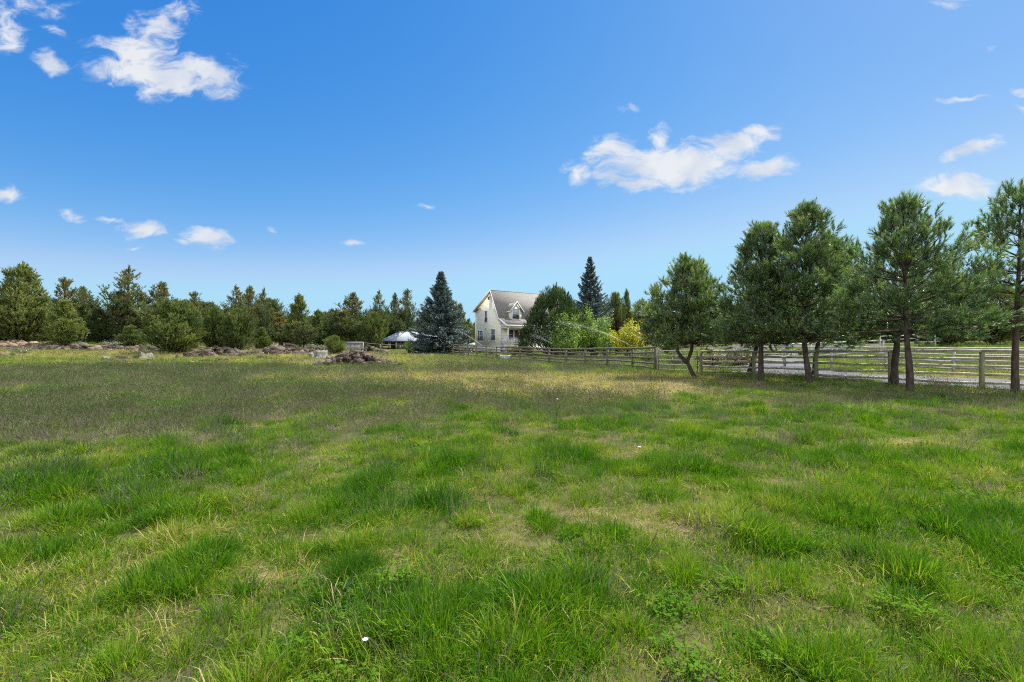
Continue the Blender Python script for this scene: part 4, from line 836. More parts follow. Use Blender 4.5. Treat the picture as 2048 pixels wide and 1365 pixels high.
def outcrop(seed, px0, px1, d, h, depth, n, size, lb, mat='rock'):
    n = int(n * 2.6); rng = np.random.default_rng(seed); a = Acc(); x0 = (px0 - 1024) / F * d; x1 = (px1 - 1024) / F * d; cx = (x0 + x1) / 2; hw = (x1 - x0) / 2; z0 = G(cx, d)
    for i in range(n):
        u = rng.random() * 2 - 1; v = rng.random() * 2 - 1
        m = max(0, 1 - abs(u) ** 2.2) * max(0, 1 - (v + .1) ** 2 * .9) * (.6 + .7 * float(vnoise(u * 3 + seed, v * 2, seed)))
        m = max(m, .10 * rng.random()); u *= 1.12; v *= 1.25
        x = cx + u * hw; y = d + v * depth; s = size * (.25 + 1.15 * rng.random() ** 2.5)
        z = G(x, y) - z0 + 1.3 * h * m * rng.random() ** .4 - s * .10
        rock_mesh(a, rng, np.array([x - cx, y - d, z]), s)
    o = a.build('rock_outcrop', M[mat], None, (cx, d, z0)); return tag(o, lb, 'rock outcrop', 'lava rock outcrops')
outcrop(1, 655, 770, 36, .72, 1.6, 150, .62, 'long heap of dark lava rocks in front of the panel gate, nearest outcrop')
outcrop(2, 735, 790, 36.5, .30, .8, 26, .42, 'low tail of dark rocks at the right end of the nearest heap')
outcrop(3, 515, 622, 47, .55, 1.4, 90, .75, 'dark lava outcrop left of the white stump')
outcrop(4, 376, 492, 44, .60, 1.5, 95, .70, 'dark lava outcrop below the rounded pair of junipers')
outcrop(5, 100, 300, 55, .28, 2.4, 150, .75, 'long grey brown rock ledge along the left ridge')
outcrop(6, -60, 110, 60, .24, 1.8, 150, .95, 'tan rocky ledge under the large dark juniper at the left', 'rocktan')
outcrop(7, 160, 182, 51, .5, .8, 16, .7, 'small clump of dark rocks below the long ledge')
outcrop(8, 545, 700, 60, .5, 2, 70, .8, 'grey rock ledge behind the white stump')
outcrop(11, 300, 385, 52, .35, 1.8, 70, .8, 'low rocky rise behind the broad bright juniper')
outcrop(9, 400, 460, 38, .18, .7, 26, .35, 'flat scatter of broken rock in the grass before the outcrop')
outcrop(10, 700, 770, 66, .5, 2, 40, .9, 'rubble bank behind the panel gate')
def rubble():
    rng = np.random.default_rng(61); accs = []
    for _ in range(8):
        a = Acc(); rock_mesh(a, rng, np.array([0, 0, .1]), 1.0, .9); accs.append(a)
    n = 26000; y = 32 + 40 * rng.random(n); x = (-1.2 + 1.1 * rng.random(n)) * y; k = rng.random(n) < earth(x, y) * .8
    P = np.stack([x[k], y[k]], 1); sz = .10 + .42 * rng.random(len(P)) ** 3
    A_, B_, S_, I_, T_ = finish(rng, P, np.stack([sz * (.8 + .6 * rng.random(len(P))), sz, sz * .8], 1), rng.random(len(P)), 8, .3)
    scatter_object('rock_rubble', A_, B_, S_, I_, T_, variant_collection('rubble_stone', accs, M['rock']), 'brown rubble strewn over the bare stony ridge at the left', 'rubble')
rubble()
for k, (px, d, s, mt, lb) in enumerate([(12, 44, .95, 'rocktan', 'tan boulder at the left edge, leftmost of three'), (30, 44.5, .8, 'rock', 'grey boulder right of the tan one at the left edge'), (0, 44.5, .6, 'rocktan', 'small tan boulder cut by the left edge'),
    (213, 40, .7, 'stump', 'pale weathered boulder in the green strip at the left'), (230, 38.5, .6, 'rock', 'low grey boulder just right of the pale weathered one'), (247, 41, .8, 'rock', 'dark boulder left of the broad bright juniper'), (272, 42, .7, 'rock', 'dark boulder under the broad bright juniper'), (382, 36, .45, 'stump', 'small pale boulder in the grass below the lava outcrop'), (520, 40, .5, 'rock', 'small dark boulder alone in the yellow grass'), (800, 35.5, .4, 'rock', 'last small rock at the right of the nearest heap')]):
    rng = np.random.default_rng(300 + k); a = Acc(); rock_mesh(a, rng, np.array([0, 0, s * .18]), s, .75); tag(a.build('boulder', M[mt], None, W(px, d)), lb, 'boulder', 'loose boulders of the field')
def stump(px, d, r, h, lb, seed, lean=0):
    rng = np.random.default_rng(seed); a = Acc(); th = np.arange(18) * 2 * pi / 18; rings = []
    for f, rr in ((-.1, 1.7), (.08, 1.35), (.3, 1.05), (.7, .95), (1, .9)):
        rings.append(np.stack([r * rr * np.cos(th) * (1 + .18 * np.sin(th * 5 + seed) * (1.2 - f)) + lean * f, r * rr * np.sin(th) * (1 + .18 * np.sin(th * 3)), np.full(18, h * f) + (rng.normal(0, h * .14, 18) if f == 1 else 0)], 1))
    V = np.vstack(rings); k = np.arange(18); q = np.vstack([np.stack([i * 18 + k, i * 18 + (k + 1) % 18, (i + 1) * 18 + (k + 1) % 18, (i + 1) * 18 + k], 1) for i in range(4)])
    V = np.vstack([V, [[lean, 0, h * .8]]]); t = [(len(V) - 1, 72 + i, 72 + (i + 1) % 18) for i in range(18)]
    a.add(V, t, q); return tag(a.build('tree_stump', M['stump'], None, W(px, d)), lb, 'tree stump', 'bleached stumps')
stump(640, 41.5, .50, .62, 'bleached grey stump standing at the left end of the nearest lava heap', 1, .15)
stump(628, 41.2, .28, .42, 'low split bleached stump touching the larger stump', 2, -.25)
stump(293, 43, .48, .36, 'short pale stump left of the broad bright juniper', 3)

# ------------------------------------------------------------------ fences
def wob(rng, p0, p1, r, n=5, j=.012):
    t = np.linspace(0, 1, n)[:, None]; P = np.array(p0) * (1 - t) + np.array(p1) * t; P[1:-1] += rng.normal(0, j, (n - 2, 3)); return P, r * (1 + rng.normal(0, .05, n))
def fence(name, pts, zt, rails, lb, cat='fence', pmat='post', rmat='wood', pr=.075, rr=.045, seed=1, square=False, top_on=True, group=None, mesh_bays=(), skip=()):
    """pts: ground points of the posts; zt: height of the top above ground; rails: heights of the rails."""
    rng = np.random.default_rng(seed); o0 = pts[len(pts) // 2]; t = thing(name, (o0[0], o0[1], G(*o0[:2])), lb, cat, group); O = np.array(t.location)
    P = [np.array([x, y, G(x, y)]) - O for x, y in pts]
    zs = [zt if np.isscalar(zt) else zt[i] for i in range(len(P))]
    for i, p_ in enumerate(P):
        a = Acc(); h = zs[i] - (.0 if not top_on else rr * .9); lean = rng.normal(0, .012, 2)
        if square: a.box((p_[0], p_[1], p_[2] + h / 2 - .1), (pr * 2, pr * 2, h + .2), math.atan2(pts[-1][1] - pts[0][1], pts[-1][0] - pts[0][0]))
        else: a.tube([(p_[0], p_[1], p_[2] - .25), (p_[0] + lean[0] * .5, p_[1] + lean[1] * .5, p_[2] + h * .5), (p_[0] + lean[0], p_[1] + lean[1], p_[2] + h)], [pr * 1.05, pr, pr * .97], 10)
        a.build('post', M[pmat], t)
    for i in range(len(P) - 1):
        if i in skip: continue
        for k, rh in enumerate(rails):
            z0 = P[i][2] + rh * zs[i]; z1 = P[i + 1][2] + rh * zs[i + 1]; e = rng.normal(0, .018, 2) if k else (0, 0)
            a = Acc(); q, r = wob(rng, (P[i][0], P[i][1], z0 + e[0]), (P[i + 1][0], P[i + 1][1], z1 + e[1]), rr * (1.15 if k == 0 else 1)); a.tube(q, r, 8); a.build('rail', M[rmat], t)
        if i in mesh_bays:
            a = Acc(); A, B = P[i], P[i + 1]
            for f in np.linspace(0, 1, 13)[1:-1]: q = A * (1 - f) + B * f; a.tube([q + [0, 0, .03], q + [0, 0, zs[i] * .72]], .003, 3, False)
            for hh in np.linspace(.05, zs[i] * .72, 7): a.tube([A + [0, 0, hh], B + [0, 0, hh]], .003, 3, False)
            a.build('wire_mesh', M['darksteel'], t)
    return t
P1 = [tuple(FA0 + FD * 2.69 * k) for k in range(0, 7)]
fence('rail_fence', P1, [1.24, 1.25, 1.28, 1.33, 1.40, 1.40, 1.40], [1.0, .80, .585, .37, .15], 'weathered five rail wooden fence running past the pines along the driveway', rr=.05, pr=.085, seed=2)
P2 = [(7.97 + (-13.6 - 7.97) * k / 18, 32 + (74 - 32) * k / 18) for k in range(19)]
fence('garden_fence', [(8.28, 28.0)] + P2, [1.42, 1.36, 1.36, 1.34] + [1.30] * 16, [1.0, .79, .57, .36, .15], 'long wooden rail fence with wire mesh in front of the house garden', rr=.055, pr=.085, seed=3, rmat='wood3', pmat='wood3', mesh_bays=(0, 1, 2, 3, 4, 5, 6))
# pipe gate between the two
gt = thing('pipe_gate', (8.35, 27.9, G(8.35, 27.9)), 'metal pipe gate closing the gap between the two wooden fences by the forked pine', 'gate'); O = np.array(gt.location)
A = np.array([8.4, 27.85, G(8.4, 27.85)]) - O; B = np.array([10.0, 25.95, G(10.0, 25.95)]) - O; a = Acc()
for f in (0.02, .42, .98):
    q = A * (1 - f) + B * f; a.tube([q + [0, 0, .02], q + [0, 0, 1.34]], .028, 6)
a.build('upright', M['darksteel'], gt)
for h in (.18, .46, .72, .98, 1.24): Acc().tube([A + [0, 0, h], B + [0, 0, h]], .026, 7).build('bar', M['wood2'], gt)
# second rail fence beyond the driveway
FB = [tuple(np.array([23.2, 25.4]) + np.array([-1.55, 2.95]) * .92 * k) for k in range(-3, 6)]
fence('paddock_fence', FB, 1.38, [1.0, .76, .52, .27], 'grey rail fence on the far side of the driveway along the paddock', pmat='wood2', rmat='wood2', seed=5, rr=.05, pr=.08)
FC = [(20.6, 45.0), (24.2, 46.5), (27.8, 48.2), (31.5, 50), (35.2, 52), (39, 54.2), (43, 56.5), (47.2, 59), (51.5, 61.5), (56, 64), (61, 67)]
fence('corral_fence', FC, [1.5, 1.5, 1.55, 1.6, 1.65, 1.7, 1.7, 1.7, 1.7, 1.7, 1.7], [1.0, .72, .44], 'pale rail fence climbing the slope at the back of the paddock', pmat='wood2', rmat='wood2', seed=6, rr=.065, pr=.10)
FE = [(21.3, 38.0), (24.6, 39.8), (28.0, 41.7), (31.5, 43.6), (35, 45.6)]
fence('cross_fence', FE, 1.5, [1.0, .66, .33], 'short grey rail fence crossing the middle of the paddock', pmat='wood2', rmat='wood2', seed=8, rr=.06, pr=.09)
gt = thing('paddock_gate', (19.4, 30.4, G(19.4, 30.4)), 'slim metal pipe gate in the paddock side of the driveway', 'gate'); O = np.array(gt.location)
A = np.array([18.9, 33.4, G(18.9, 33.4)]) - O; B = np.array([16.9, 36.4, G(16.9, 36.4)]) - O
for f in (0, .5, 1): q = A * (1 - f) + B * f; Acc().tube([q, q + [0, 0, 1.25]], .035, 6).build('upright', M['steel'], gt)
for h in (.3, .6, .9, 1.2): Acc().tube([A + [0, 0, h], B + [0, 0, h]], .03, 6).build('bar', M['steel'], gt)
# wire fence and white panel gate to the left of the garden
wf = [(W(px, d)[0], d) for px, d in ((846, 74.5), (830, 70), (800, 66), (760, 62), (727, 58.5))]
fence('wire_fence', wf, 1.18, [1.0], 'thin wire fence with slim posts between the garden corner and the panel gate', pmat='darksteel', rmat='darksteel', pr=.045, rr=.02, seed=9)
gt = thing('panel_gate', (W(708, 58.2)[0], 58.2, G(W(708, 58.2)[0], 58.2)), 'pale wire panel gate behind the nearest lava heap', 'gate'); O = np.array(gt.location)
A = np.array([W(727, 58.3)[0], 58.3, 0]) - [O[0], O[1], 0]; B = np.array([W(688, 58)[0], 58, 0]) - [O[0], O[1], 0]; a = Acc()
a.tube([A + [0, 0, .1], A + [0, 0, 1.15], B + [0, 0, 1.15], B + [0, 0, .1], A + [0, 0, .1]], .03, 6); a.build('frame', M['steel'], gt)
a = Acc()
for f in np.linspace(0, 1, 15)[1:-1]: q = A * (1 - f) + B * f; a.tube([q + [0, 0, .1], q + [0, 0, 1.15]], .012, 4, False)
for h in np.linspace(.1, 1.15, 9)[1:-1]: a.tube([A + [0, 0, h], B + [0, 0, h]], .012, 4, False)
a.build('wire_mesh', M['steel'], gt)

# water trough
tr = thing('water_trough', (W(1010, 46.5)[0], 46.5, G(W(1010, 46.5)[0], 46.5)), 'oval galvanised water trough standing by the garden fence', 'trough'); a = Acc(); th = np.linspace(0, 2 * pi, 25)[:-1]
rx, ry, hh = .55, .30, .48; ring = lambda s, z: np.stack([rx * s * np.cos(th), ry * s * np.sin(th), np.full(24, z)], 1)
R_ = [ring(.93, 0), ring(.97, hh * .5), ring(1, hh), ring(.95, hh), ring(.90, .08)]; k = np.arange(24)
a.add(np.vstack(R_ + [[[0, 0, .08]]]), [(120, 96 + i, 96 + (i + 1) % 24) for i in range(24)], np.vstack([np.stack([i * 24 + k, i * 24 + (k + 1) % 24, (i + 1) * 24 + (k + 1) % 24, (i + 1) * 24 + k], 1) for i in range(4)]))
a.build('tub', M['steel'], tr, smooth=True)
a = Acc(); a.tube(np.vstack([ring(1.0, hh), ring(1.0, hh)[:1]]), .025, 6, False); a.build('rim', M['steel'], tr)

# sprinklers with their jets of water
def sprinkler(px, d, py, jets, lb, seed, riser=True):
    rng = np.random.default_rng(seed); x, y, _ = W(px, d); z = G(x, y); h = SZ(py, d) - z; t = thing('sprinkler', (x, y, z), lb, 'sprinkler', 'garden sprinklers')
    Acc().tube([(0, 0, -.1), (0, 0, h)], .022, 6).build('riser', M['darksteel'], t); Acc().tube([(-.05, 0, h), (.06, 0, h + .06)], [.03, .02], 6).build('nozzle', M['darksteel'], t)
    for (px1, py1, dd, n, sp0, sp1, tail, sag, sz) in jets:
        e = np.array([(px1 - 1024) / F * (d + dd) - x, dd, SZ(py1, d + dd) - z]); s0 = np.array([0, 0, h + .04]); a = Acc()
        k = rng.random(n) ** .8; wdt = (sp0 + sp1 * k ** 1.6) * .5
        Pn = s0 + (e - s0) * k[:, None]; Pn[:, 2] += sag * k * (1 - k) * 4; Pn += rng.normal(size=(n, 3)) * wdt[:, None]; Pn[:, 2] -= np.abs(rng.normal(0, 1, n)) * tail * k ** 2
        L = unit(e - s0) ; u_ = unit(L + rng.normal(0, .25, (n, 3))); v_ = unit(np.cross(u_, rng.normal(size=(n, 3)))); s = (.6 * sz * (.5 + rng.random(n)) * (1 - .35 * k))[:, None]
        q = np.stack([Pn - u_ * s * 2, Pn + v_ * s * .5, Pn + u_ * s * 2, Pn - v_ * s * .5], 1).reshape(-1, 3); a.add(q, None, np.arange(4 * n).reshape(-1, 4))
        a.build('water_jet', M['water'], t)
sprinkler(1263, 45, 693, [(1120, 642, 0, 1500, .012, .16, .25, .35, .030)], 'sprinkler below the yellow shrub throwing a long jet across the green shrubs', 1)
sprinkler(1115, 55, 694, [(1062, 668, 0, 900, .02, .30, .2, .1, .030), (1048, 648, 1, 700, .2, .55, .1, .3, .030), (1132, 674, 0, 700, .03, .30, .3, .1, .03)], 'sprinkler fanning a white V of spray before the dense dark pine', 2)
sprinkler(970, 63, 697, [(905, 656, 0, 900, .015, .16, .2, .25, .034)], 'sprinkler in front of the side wall with its jet crossing to the spruce', 3)
sprinkler(889, 63, 692, [(852, 652, 0, 800, .015, .20, .2, .2, .034)], 'sprinkler by the garden fence with a short jet in front of the blue spruce', 4)

# ------------------------------------------------------------------ house
HX, HY = -1.55, 68.0; HZ = .45
hz = math.atan2(.59, .81)            # local x runs along the ridge, local y to the back of the house
house = thing('house', (HX, HY, HZ), 'pale yellow two storey house with grey shingle roof, dormer and porch', 'house', None, hz)
Lh, Wd = 11.5, 6.7
prof = [(-1.94, 4.36), (.1, 5.34), (2.27, 9.54), (6.95, 6.74)]
def rz_at(s): return float(np.interp(s, [p_[0] for p_ in prof], [p_[1] for p_ in prof])) - HZ
T = .16
a = Acc()    # body: gable polygon extruded
gp = [(0, 0), (Wd, 0), (Wd, rz_at(Wd) - .2), (2.27, rz_at(2.27) - .2), (.1, rz_at(.1) - .25), (0, rz_at(0) - .28)]
for x in (0, Lh): a.add([(x, s, z) for s, z in gp] + [(x, .9, 3)], None, None)
n0 = 0; n1 = 7
idx = [(0, 1, 2), (0, 2, 3), (0, 3, 4), (0, 4, 5)]
a = Acc(); V = [(0, s, z) for s, z in gp] + [(Lh, s, z) for s, z in gp]
tri = [(i[0], i[2], i[1]) for i in idx] + [(i[0] + 6, i[1] + 6, i[2] + 6) for i in idx]
quad = [(k, (k + 1) % 6, 6 + (k + 1) % 6, 6 + k) for k in range(6)]
a.add(V, tri, quad); wall = a.build('wall', M['siding'], house)
def roof_slab(name, s0, s1, x0, x1, mat, th=T, lift=0):
    z0, z1 = rz_at(s0) + lift, rz_at(s1) + lift; a = Acc(); a.slab([(x0, s0, z0), (x1, s0, z0), (x1, s1, z1), (x0, s1, z1)], th); return a
roof = Acc()
for s0, s1 in zip(range(3), range(1, 4)):
    pa, pb = prof[s0], prof[s1]; roof.slab([(-.38, pa[0], pa[1] - HZ), (Lh + .38, pa[0], pa[1] - HZ), (Lh + .38, pb[0], pb[1] - HZ), (-.38, pb[0], pb[1] - HZ)], .12)
ro = roof.build('roof', M['shingle'], house)
# rake boards, eave fascia and soffits tinted with golden bounce light
for x in (-.40, Lh + .36):
    for s0, s1 in zip(range(3), range(1, 4)):
        pa, pb = prof[s0], prof[s1]; a = Acc(); zz = [pa[1] - HZ, pb[1] - HZ]
        V = [(x, pa[0], zz[0] + .03), (x, pb[0], zz[1] + .03), (x, pb[0], zz[1] - .25), (x, pa[0], zz[0] - .25)]; V2 = [(x + .04, b_, c_) for _, b_, c_ in V]
        a.add(V + V2, None, [(0, 3, 2, 1), (4, 5, 6, 7), (0, 1, 5, 4), (1, 2, 6, 5), (2, 3, 7, 6), (3, 0, 4, 7)]); a.build('rake_board', M['white'], house)
for s, z in (prof[0], prof[3]): a = Acc(); a.box((Lh / 2, s, z - HZ - .10), (Lh + .76, .05, .24)); a.build('eave_board', M['white'], house)
a = Acc()
for s0, s1 in zip(range(3), range(1, 4)):
    pa, pb = prof[s0], prof[s1]; a.slab([(-.36, pa[0], pa[1] - HZ - .135), (-.005, pa[0], pa[1] - HZ - .135), (-.005, pb[0], pb[1] - HZ - .135), (-.36, pb[0], pb[1] - HZ - .135)], .02)
a.build('soffit', M['soffit'], house)
a = Acc(); a.box((Lh / 2, Wd / 2, .42), (Lh + .04, Wd + .04, 1.1)); a.build('foundation', M['white'], house)
for x, y in ((-.02, -.02), (-.02, Wd + .0)):
    a = Acc(); a.box((x, y, rz_at(0 if y < 1 else Wd) / 2 - .2), (.14, .14, rz_at(0 if y < 1 else Wd) - .4)); a.build('corner_board', M['white'], house)
def gable_window(s0, s1, z0, z1, cols, rows):
    a = Acc(); w = .10; x = -.04
    a.box((x, (s0 + s1) / 2, z1 + w / 2), (.07, s1 - s0 + 2 * w, w)); a.box((x, (s0 + s1) / 2, z0 - w / 2), (.09, s1 - s0 + 2 * w, w))
    for s in (s0 - w / 2, s1 + w / 2): a.box((x, s, (z0 + z1) / 2), (.068, w, z1 - z0))
    for c in range(1, cols): a.box((x, s0 + (s1 - s0) * c / cols, (z0 + z1) / 2), (.05, .045, z1 - z0))
    for r in range(1, rows): a.box((x - .002, (s0 + s1) / 2, z0 + (z1 - z0) * r / rows), (.05, s1 - s0, .055))
    f = a.build('window', M['white'], house); g = Acc(); g.box((-.022, (s0 + s1) / 2, (z0 + z1) / 2), (.03, s1 - s0, z1 - z0)); g.build('pane', M['glass'], f)
gable_window(4.67, 6.1, 2.2 - HZ, 3.68 - HZ, 3, 2)
gable_window(1.45, 2.40, 2.26 - HZ, 3.8 - HZ, 2, 2)
gable_window(3.55, 4.12, 4.95 - HZ, 6.52 - HZ, 1, 2)
a = Acc(); a.box((-.03, 3.15, 8.42 - HZ), (.05, .38, .45)); vt = a.build('gable_vent', M['darksteel'], house)
a = Acc(); a.box((-.05, 3.9, 4.05 - HZ), (.08, .12, .16)); a.build('wall_lamp', M['steel'], house)
# dormer
D0, D1, DS = 1.6, 3.58, -.02; dm = (D0 + D1) / 2; ze = 6.72 - HZ; zr = 7.86 - HZ; zb = 5.05 - HZ
a = Acc(); V = [(D0, DS, zb), (D1, DS, zb), (D1, DS, ze), (dm, DS, zr - .12), (D0, DS, ze)]; V += [(x, 2.0, z) for x, _, z in V]
a.add(V, [(0, 1, 2), (0, 2, 4), (4, 2, 3), (5, 7, 6), (5, 9, 7), (9, 8, 7)], [(0, 5, 6, 1), (1, 6, 7, 2), (0, 4, 9, 5), (2, 7, 8, 3), (3, 8, 9, 4)]); dor = a.build('dormer', M['siding'], house)
sl = (zr - ze) / (dm - D0); ov = .32
a = Acc(); a.slab([(D0 - ov, DS - .3, ze - sl * ov), (dm, DS - .3, zr), (dm, 2.0, zr), (D0 - ov, 2.0, ze - sl * ov)], .09); a.slab([(dm, DS - .3, zr), (D1 + ov, DS - .3, ze - sl * ov), (D1 + ov, 2.0, ze - sl * ov), (dm, 2.0, zr)], .09)
for f in a.f4: pass
a.build('dormer_roof', M['shingle'], dor)
a = Acc()
for sg in (-1, 1):
    xe = dm + sg * (dm - D0 + ov); V = [(dm, DS - .33, zr + .02), (xe, DS - .33, ze - sl * ov + .02), (xe, DS - .33, ze - sl * ov - .16), (dm, DS - .33, zr - .18)]; V2 = [(x, y + .03, z) for x, y, z in V]
    a.add(V + V2, None, [(0, 1, 2, 3), (7, 6, 5, 4), (0, 4, 5, 1), (1, 5, 6, 2), (2, 6, 7, 3), (3, 7, 4, 0)])
a.box((D0 - ov + .02, .15, ze - sl * ov - .06), (.05, .9, .14))
a.build('dormer_trim', M['white'], dor)
def front_window(x0, x1, z0, z1, y, par, rows=2, w=.10, pm='glass', top=None):
    a = Acc(); a.box(((x0 + x1) / 2, y - .03, z1 + w / 2), (x1 - x0 + 2 * w, .07, w)); a.box(((x0 + x1) / 2, y - .04, z0 - w / 2), (x1 - x0 + 2 * w, .09, w))
    for x in (x0 - w / 2, x1 + w / 2): a.box((x, y - .03, (z0 + z1) / 2), (w, .068, z1 - z0))
    for r in range(1, rows): a.box(((x0 + x1) / 2, y - .032, z0 + (z1 - z0) * r / rows), (x1 - x0, .05, .06))
    f = a.build('window', M['white'], par); zm = (z0 + z1) / 2
    g = Acc(); g.box(((x0 + x1) / 2, y - .012, (z0 + zm) / 2), (x1 - x0, .03, zm - z0)); g.build('pane', M[pm], f)
    g = Acc(); g.box(((x0 + x1) / 2, y - .012, (z1 + zm) / 2), (x1 - x0, .03, z1 - zm)); g.build('pane', M[top or pm], f)
front_window(1.98, 3.12, 5.33 - HZ, 6.70 - HZ, DS, house, 2, .12, 'glass', 'blind')
# porch
pf = 1.62 - HZ
a = Acc(); a.box((Lh / 2, -.84, pf - .10), (Lh, 1.68, .18)); a.build('porch_floor', M['white'], house)
a = Acc(); a.box((Lh / 2, -1.6, pf - .62), (Lh - .1, .06, .86)); a.box((.08, -.8, pf - .62), (.06, 1.5, .86)); a.build('porch_skirt', M['white'], house)
a = Acc(); a.slab([(-.02, -1.9, 4.30 - HZ - .12), (Lh, -1.9, 4.30 - HZ - .12), (Lh, -.03, 4.30 - HZ - .12), (-.02, -.03, 4.30 - HZ - .12)], .06); a.build('porch_ceiling', M['soffit'], house)
a = Acc(); a.box((Lh / 2, -1.62, 4.30 - HZ - .30), (Lh, .14, .22)); a.box((.07, -.8, 4.30 - HZ - .30), (.14, 1.5, .22)); a.build('porch_beam', M['white'], house)
# gable-side infill above the porch beam
a = Acc(); V = [(.05, -1.6, 4.30 - HZ - .19), (.05, -.03, 4.30 - HZ - .19), (.05, -.03, rz_at(-.03) - .16), (.05, -1.6, rz_at(-1.6) - .16)]; a.add(V + [(.1, y, z) for _, y, z in V], None, [(0, 3, 2, 1), (4, 5, 6, 7)]); a.build('porch_gable', M['siding'], house)
for x in (.08, 2.9, 5.7, 8.5, 11.4):
    a = Acc(); a.box((x, -1.62, (pf + 4.30 - HZ - .41) / 2), (.16, .16, 4.30 - HZ - .41 - pf)); a.box((x, -1.62, pf + .06), (.22, .22, .12)); a.box((x, -1.62, 4.30 - HZ - .47), (.22, .22, .10)); a.build('porch_post', M['white'], house)
a = Acc(); a.box((Lh / 2, -1.62, pf + .93), (Lh, .07, .06)); a.box((Lh / 2, -1.62, pf + .12), (Lh, .05, .05)); a.box((.08, -.8, pf + .93), (.07, 1.5, .06)); a.box((.08, -.8, pf + .12), (.05, 1.5, .05))
for x in np.arange(.2, Lh - .1, .165): a.box((x, -1.62, pf + .52), (.06, .035, .76))
for y in np.arange(-1.48, -.05, .165): a.box((.08, y, pf + .52), (.035, .06, .76))
a.build('porch_railing', M['white'], house)
front_window(1.28, 2.12, 2.35 - HZ, 3.75 - HZ, 0, house)
front_window(3.25, 4.0, 2.35 - HZ, 3.75 - HZ, 0, house)
a = Acc(); a.box((2.72, -.03, pf + 1.05), (.78, .06, 2.1)); dr = a.build('front_door', M['door'], house)
a = Acc()
for x in (2.27, 3.16): a.box((x, -.035, pf + 1.07), (.09, .08, 2.14))
a.box((2.72, -.035, pf + 2.19), (.98, .08, .10)); a.build('door_frame', M['white'], dr)
a = Acc(); a.tube([(3.02, -.06, pf + .95), (3.02, -.12, pf + .95)], .03, 6); a.build('handle', M['steel'], dr)
# downpipe and gutter
a = Acc(); a.tube([(.05, prof[0][0] - .06, 4.36 - HZ - .12), (Lh, prof[0][0] - .06, 4.36 - HZ - .12)], .06, 6); a.build('gutter', M['white'], house)
a = Acc(); a.tube([(.12, -1.95, 4.2 - HZ), (.1, -1.75, 3.85 - HZ), (.06, -1.72, 3.6 - HZ), (.06, -1.72, .2)], .035, 6); a.build('downpipe', M['white'], house)
# small deck at the back corner
dk = thing('deck', W(942, 76), 'small white deck with a solid railing at the back corner of the house', 'deck', None, hz)
a = Acc(); a.box((0, 0, .55), (1.4, 2.0, .12)); a.build('floor', M['white'], dk)
a = Acc(); a.box((-.7, 0, .95), (.06, 2.0, .8)); a.box((0, -1.0, .95), (1.4, .06, .8)); a.build('railing', M['white'], dk)
for x in (-.65, .65):
    for y in (-.95, .95): a = Acc(); a.box((x, y, .2), (.1, .1, .6)); a.build('post', M['white'], dk)

# ------------------------------------------------------------------ open shed with a white metal roof
sx, sy, sz_ = W(812, 88); shed = thing('shed', (sx, sy, sz_), 'open sided shed with a white hipped metal roof left of the blue spruce', 'shed')
ez = SZ(682.5, 88) - sz_; rz2 = SZ(664.5, 94) - sz_; hwx, hwy = 4.1, 2.6
a = Acc(); e = [(-hwx, -hwy, ez), (hwx + 5, -hwy, ez), (hwx + 5, hwy, ez), (-hwx, hwy, ez)]; r_ = [(-hwx + 2.9, 0, rz2), (hwx + 2.1, 0, rz2)]
V = e + r_ + [(x, y, z - .07) for x, y, z in e]; a.add(V, [(1, 2, 5), (3, 0, 4)], [(0, 1, 5, 4), (2, 3, 4, 5), (0, 6, 7, 1), (1, 7, 8, 2), (2, 8, 9, 3), (3, 9, 6, 0), (6, 9, 8, 7)])
a.build('roof', M['tin'], shed)
for x in np.linspace(-hwx + .4, hwx + 4.6, 6):
    for y in (-hwy + .3, hwy - .3): Acc().box((x, y, (ez - .15) / 2), (.16, .16, ez - .16)).build('post', M['wood'], shed)
a = Acc(); a.box((1, hwy - 1.2, (ez - .2) / 2), (hwx * 2, .12, ez - .25)); a.build('back_wall', M['jbark'], shed)
a = Acc(); a.box((-.6, 0, .55), (2.2, 1.6, 1.1)); a.box((2.2, .5, .45), (1.4, 1.8, .9)); a.build('stall', M['wood2'], shed)

# ------------------------------------------------------------------ light, sky, camera
SUN_EL, SUN_AZ = radians(57), math.atan2(.76, .65)     # azimuth measured from +Y towards +X
sd = bpy.data.lights.new('sun', 'SUN'); sd.energy = 5.0; sd.angle = radians(.53); sd.color = (1, .95, .87)
so = bpy.data.objects.new('sun', sd); C.objects.link(so)
import mathutils
dirv = mathutils.Vector((cos(SUN_EL) * sin(SUN_AZ), cos(SUN_EL) * cos(SUN_AZ), sin(SUN_EL)))
so.rotation_euler = dirv.to_track_quat('Z', 'Y').to_euler(); so.location = (0, 0, 40)
w = bpy.data.worlds.new('World'); bpy.context.scene.world = w; w.use_nodes = True; nt = w.node_tree; nt.nodes.clear(); L = nt.links.new
out = nt.nodes.new('ShaderNodeOutputWorld'); bg = nt.nodes.new('ShaderNodeBackground'); sky = nt.nodes.new('ShaderNodeTexSky'); sky.sky_type = 'NISHITA'; sky.sun_disc = False
sky.sun_elevation = SUN_EL; sky.sun_rotation = SUN_AZ; sky.altitude = 900; sky.air_density = 1.0; sky.dust_density = .6; sky.ozone_density = 2.0
SKY_STRENGTH = .10
EXPO = .9
bg.inputs[1].default_value = SKY_STRENGTH
tc = nt.nodes.new('ShaderNodeTexCoord'); sep = nt.nodes.new('ShaderNodeSeparateXYZ'); L(tc.outputs['Generated'], sep.inputs[0])
yy = math_node(nt, 'MAXIMUM', sep.outputs[1], .02)
cu = nt.nodes.new('ShaderNodeCombineXYZ'); L(math_node(nt, 'DIVIDE', sep.outputs[0], yy), cu.inputs[0]); L(math_node(nt, 'DIVIDE', sep.outputs[2], yy), cu.inputs[1])
